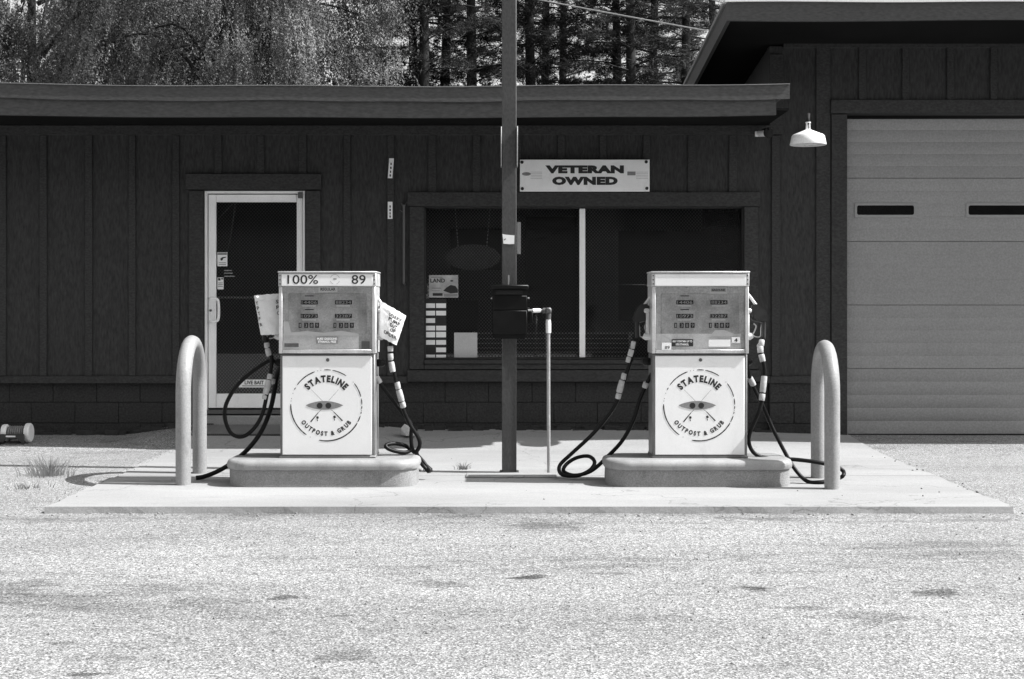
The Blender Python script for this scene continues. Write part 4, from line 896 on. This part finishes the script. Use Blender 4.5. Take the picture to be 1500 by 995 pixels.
for px in (720.2, 774.2): MB().lathe([(.007,-.008),(.007,.008)], (wx(px,BD), BD+.03, wz(437,BD)), 'x', 10).build('hinge_pin', galv, bx)
SD = 11.42
sp_ = thing('standpipe', (wx(803.5,SD), SD, 0), 'slim grey standpipe with elbow feeding the black drop box', 'pipe')
MB().tube([P3(804,693,SD), P3(803.5,600,SD), P3(803.3,475,SD)], .0145, 14).build('riser', galv, sp_)
MB().tube([P3(803.3,488,SD), P3(803.2,474,SD), P3(803.2,465,SD)], [.021,.022,.017], 14).build('coupling', sign_m, sp_)
MB().tube(catmull([P3(803.2,468,SD), P3(803.2,459,SD), P3(801,455.5,SD), P3(795,455,SD)], 4), .022, 12).bev(wx(798.5,SD), wx(808,SD), SD-.03, SD+.03, wz(460,SD), wz(450.5,SD), .012, 2).build('elbow', alu_dark, sp_)
MB().tube([P3(796,455,SD), P3(772.5,455.5,SD-.06)], .014, 12).build('branch', alu_dark, sp_)
MB().tube([P3(791,455,SD-.01), P3(780,455.3,SD-.04)], .017, 12).build('sleeve', sign_m, sp_)
MB().bev(wx(774.5,SD), wx(780,SD), SD-.07, SD-.02, wz(474,SD), wz(456,SD), .004).build('valve_body', box_m, sp_)

# ------------------------------------------------------------------ trees, wires
def leaf_quads(C, size, asp, rg, N=None, wild=.27):
    n = len(C); a = rg.normal(size=(n,3)); a[:,2] -= 1.3; a /= np.linalg.norm(a, axis=1)[:,None]
    b = rg.normal(size=(n,3)) if N is None else np.cross(N+rg.normal(size=(n,3))*wild, a)
    b -= a*(a*b).sum(1)[:,None]; b /= np.linalg.norm(b, axis=1)[:,None]
    s = size*rg.uniform(.6, 1.3, (n,1)); V = np.stack([C, C+a*s*.5+b*s*asp, C+a*s, C+a*s*.5-b*s*asp], 1).reshape(-1,3)
    return V, np.arange(4*n).reshape(n,4)
def limb(mb, pts, r0, r1, n=7):
    p = catmull(pts, 4); m_ = len(p); mb.tube(p, [r0+(r1-r0)*i/(m_-1) for i in range(m_)], n)
def weeping(seed, H, rx, nc, lab, loc, rot):
    rg = np.random.default_rng(seed); rnd = random.Random(seed)
    root = thing('weeping_tree', loc, lab, 'tree', 'trees behind the shop'); root.rotation_euler.z = rot
    mb = MB(); limb(mb, [(0,0,-.1),(.1,.05,H*.3),(-.1,.1,H*.6),(.05,0,H*.95)], .17, .04, 10); C = []; NN = []
    cl = []
    for i in range(nc):
        t = rg.uniform(); z = H*(.28+.68*t) if rg.uniform() < .45 else rg.uniform(4.6, 8.8)
        rr = rx*math.sqrt(max(.05, 1-((z/H-.52)/.52)**2)); a = rg.uniform(0, 2*PI); q = rr*math.sqrt(rg.uniform(.18, 1.0)); cn = (q*math.cos(a), q*math.sin(a), z)
        if all((cn[0]-k[0])**2+(cn[1]-k[1])**2+(.6*(cn[2]-k[2]))**2 > .62 for k in cl): cl.append(cn)
    for i in range(7):
        a = -PI/2-rot+rg.normal()*.55; q = rg.uniform(1.0, 2.6); cl.append((q*math.cos(a), q*math.sin(a), rg.uniform(4.9, 8.2)))
    for i, c_ in enumerate(cl):
        if i % 4 == 0:
            z0 = max(1.5, c_[2]-rg.uniform(.6,2.2)); limb(mb, [(0,0,z0), (c_[0]*.5, c_[1]*.5, c_[2]+.1), (c_[0], c_[1], c_[2]-.1)], .055, .008, 5)
        ns = int(rg.integers(70, 125))//(1 if 4.2 < c_[2] < 9.4 else 4); sp = rg.uniform(.2, .36)
        st_ = np.array(c_)+rg.normal(size=(ns,3))*[sp, sp, sp*.55]; L = rg.uniform(.3, 1.25, ns); od = np.array([c_[0], c_[1], 0]); od = od/(np.linalg.norm(od)+.1)
        sway = rg.normal(size=(ns,3))*.09; sway[:,2] = 0
        for k in range(ns):
            m_ = int(L[k]*52)+6; tt = np.sort(rg.uniform(0, 1, m_)); d_ = (od*.35+sway[k])
            pth = st_[k]+np.outer(tt, d_)*L[k]+np.outer(-(tt**1.5)*L[k], [0,0,1])+rg.normal(size=(m_,3))*.016
            C.append(pth); o_ = pth-(np.array(c_)-[0,0,.5]); o_ /= np.linalg.norm(o_, axis=1)[:,None]+.05; NN.append(o_+[0,0,.35])
    o = mb.build('trunk', bark_pale, None); o.parent = root; o.location = o.location
    V, Fq = leaf_quads(np.concatenate(C), .048, .22, rg, np.concatenate(NN)); cr_ = bpy.data.objects.new('crown', np_mesh('crown', V, Fq, leaf_m)); scene.collection.objects.link(cr_); cr_.parent = root
    return root
weeping(11, 11.5, 3.3, 200, 'broad weeping tree with fine drooping leaves behind the shop roof, left of centre', (-5.2, 27.5, 0), .4)
weeping(23, 12.5, 3.6, 190, 'weeping tree behind the shop roof at the far left edge', (-9.5, 28.6, 0), 1.9)
weeping(31, 10.5, 3.2, 120, 'weeping tree half hidden between the two drooping trees', (-7.3, 32.0, 0), 3.0)

def pine_mesh(seed, H=14.5):
    rg = np.random.default_rng(seed); mb = MB(); limb(mb, [(0,0,-.1),(.05,.02,H*.33),(-.04,.05,H*.66),(0,0,H)], .17, .03, 9); Vn = []; z = 3.0
    while z < H-.3:
        nb = int(rg.integers(4, 7)); a0 = rg.uniform(0, 6.28)
        for k in range(nb):
            if rg.uniform() < .18: continue
            a = a0+2*PI*k/nb+rg.normal()*.25; L = (2.3*(1-z/(H+2.2))+.45)*rg.uniform(.6, 1.15); d_ = np.array([math.cos(a), math.sin(a), 0]); dr = rg.uniform(.05, .3)
            zz = z+rg.normal()*.12; end = d_*L+np.array([0,0,zz+.12*L-dr*L])
            limb(mb, [(0,0,zz), tuple(d_*L*.5+np.array([0,0,zz+.06*L])), tuple(end)], .022, .005, 4)
            nt_ = int(11*L)+4
            for q in range(nt_):
                t = rg.uniform(.25, 1.02); sd_ = np.array([-d_[1], d_[0], 0])*rg.normal()*.30*L*(1.15-t); c_ = d_*L*t+sd_+np.array([0,0,zz+.11*L*t-dr*L*t*t+rg.normal()*.05])
                nn = 26; dirs = rg.normal(size=(nn,3))*[1,1,.6]+d_*.7+[0,0,.25]; dirs /= np.linalg.norm(dirs, axis=1)[:,None]; pr = np.cross(dirs, rg.normal(size=(nn,3))); pr /= np.linalg.norm(pr, axis=1)[:,None]
                ln = rg.uniform(.10, .19, (nn,1)); b_ = c_+rg.normal(size=(nn,3))*.035; Vn.append(np.stack([b_-pr*.007, b_+pr*.007, b_+dirs*ln], 1).reshape(-1,3))
        z += rg.uniform(.32, .55)
    V = np.concatenate(Vn); return mb, np_mesh('crown', V, np.arange(len(V)).reshape(-1,3), needle_m)
variants = []
for sd_ in (5, 9):
    mb, me = pine_mesh(sd_); o = mb.build('trunk', bark, None); variants.append((o, me))
spots = [(606,31,0,'slim pine beside the right edge of the weeping tree'),(624,29,1,'dark pine with thick trunk, second from the weeping tree'),(652,32,0,'pine behind the shop, third from the weeping tree'),(688,30,1,'pine just left of the steel post above the shop roof'),
         (777,31,0,'pine just right of the steel post above the shop roof'),(800,34,1,'slim pine standing second to the right of the steel post'),(822,36,0,'distant pine left of the bright gap in the trees'),(903,33,1,'pine just right of the bright gap in the trees'),
         (926,30,0,'dark pine between bright gap and garage roof'),(958,33,1,'pine crossed by the overhead wire near the garage'),(1002,31,0,'pine close to the garage roof edge'),(1046,34,1,'pine partly hidden behind the garage roof edge')]
for i, (px, D, k, lab) in enumerate(spots):
    o, me = variants[k]; root = thing('pine_tree', (wx(px,D), D, 0), lab, 'tree', 'pines behind the shop'); root.rotation_euler.z = i*1.7+.3; root.scale = (1,1,.92+.03*(i % 5))
    t_ = o if i in (0, 1) else o.copy()
    if t_ is not o: scene.collection.objects.link(t_)
    t_.parent = root
    c_ = bpy.data.objects.new('crown', me); scene.collection.objects.link(c_); c_.parent = root
# far wood behind the pines, and the wood across the road that the windows mirror
def wood(name, lab, n, xr, yr, zr, size, seed, mat=None):
    rg = np.random.default_rng(seed); c_ = np.stack([rg.uniform(*xr, n//60), rg.uniform(*yr, n//60), rg.uniform(*zr, n//60)], 1)
    C = np.repeat(c_, 60, 0)+rg.normal(size=(len(c_)*60,3))*[.8,.6,.6]; C[:,2] = np.maximum(C[:,2], .3)
    V, Fq = leaf_quads(C, size, .3, rg); tag(mesh_obj(name, np_mesh(name, V, Fq, mat or wood_m), (0,0,0)), lab, kind='stuff')
wood('distant_wood', 'far leafy wood behind the pines', 9000, (-16, 14), (44, 54), (.5, 11.5), .16, 3)
wood('thicket', 'leafy thicket added behind the weeping trees, coloured dark as deep shade', 26000, (-19, -5.0), (36, 41), (.5, 10), .16, 6, thick_m)  # added backing; its dark leaf colour stands for shade deep in the crowns
wood('roadside_wood', 'wood across the road behind the camera', 110000, (-30, 30), (-34, -27), (3.6, 12), .25, 4, dark_m)
def wire(lab, a, b):
    a, b = Vector(a), Vector(b); pts = [a.lerp(b, t)+Vector((0,0,-.18*4*t*(1-t)*.3)) for t in np.linspace(0, 1, 20)]
    tag(MB().tube(pts, .0075, 6).build('overhead_wire', wire_m), lab, 'wire', 'overhead wires')
wire('long pale overhead wire running from the garage roof into the trees', (wx(1036,15), 15, wz(45.5,15)), (-6, 27, 8.55))
wire('short visible overhead wire at the top edge beside the garage roof', (wx(1062,14.2), 14.2, wz(5,14.2)), (-6, 27, 10.3))
scene.render.engine = 'CYCLES'
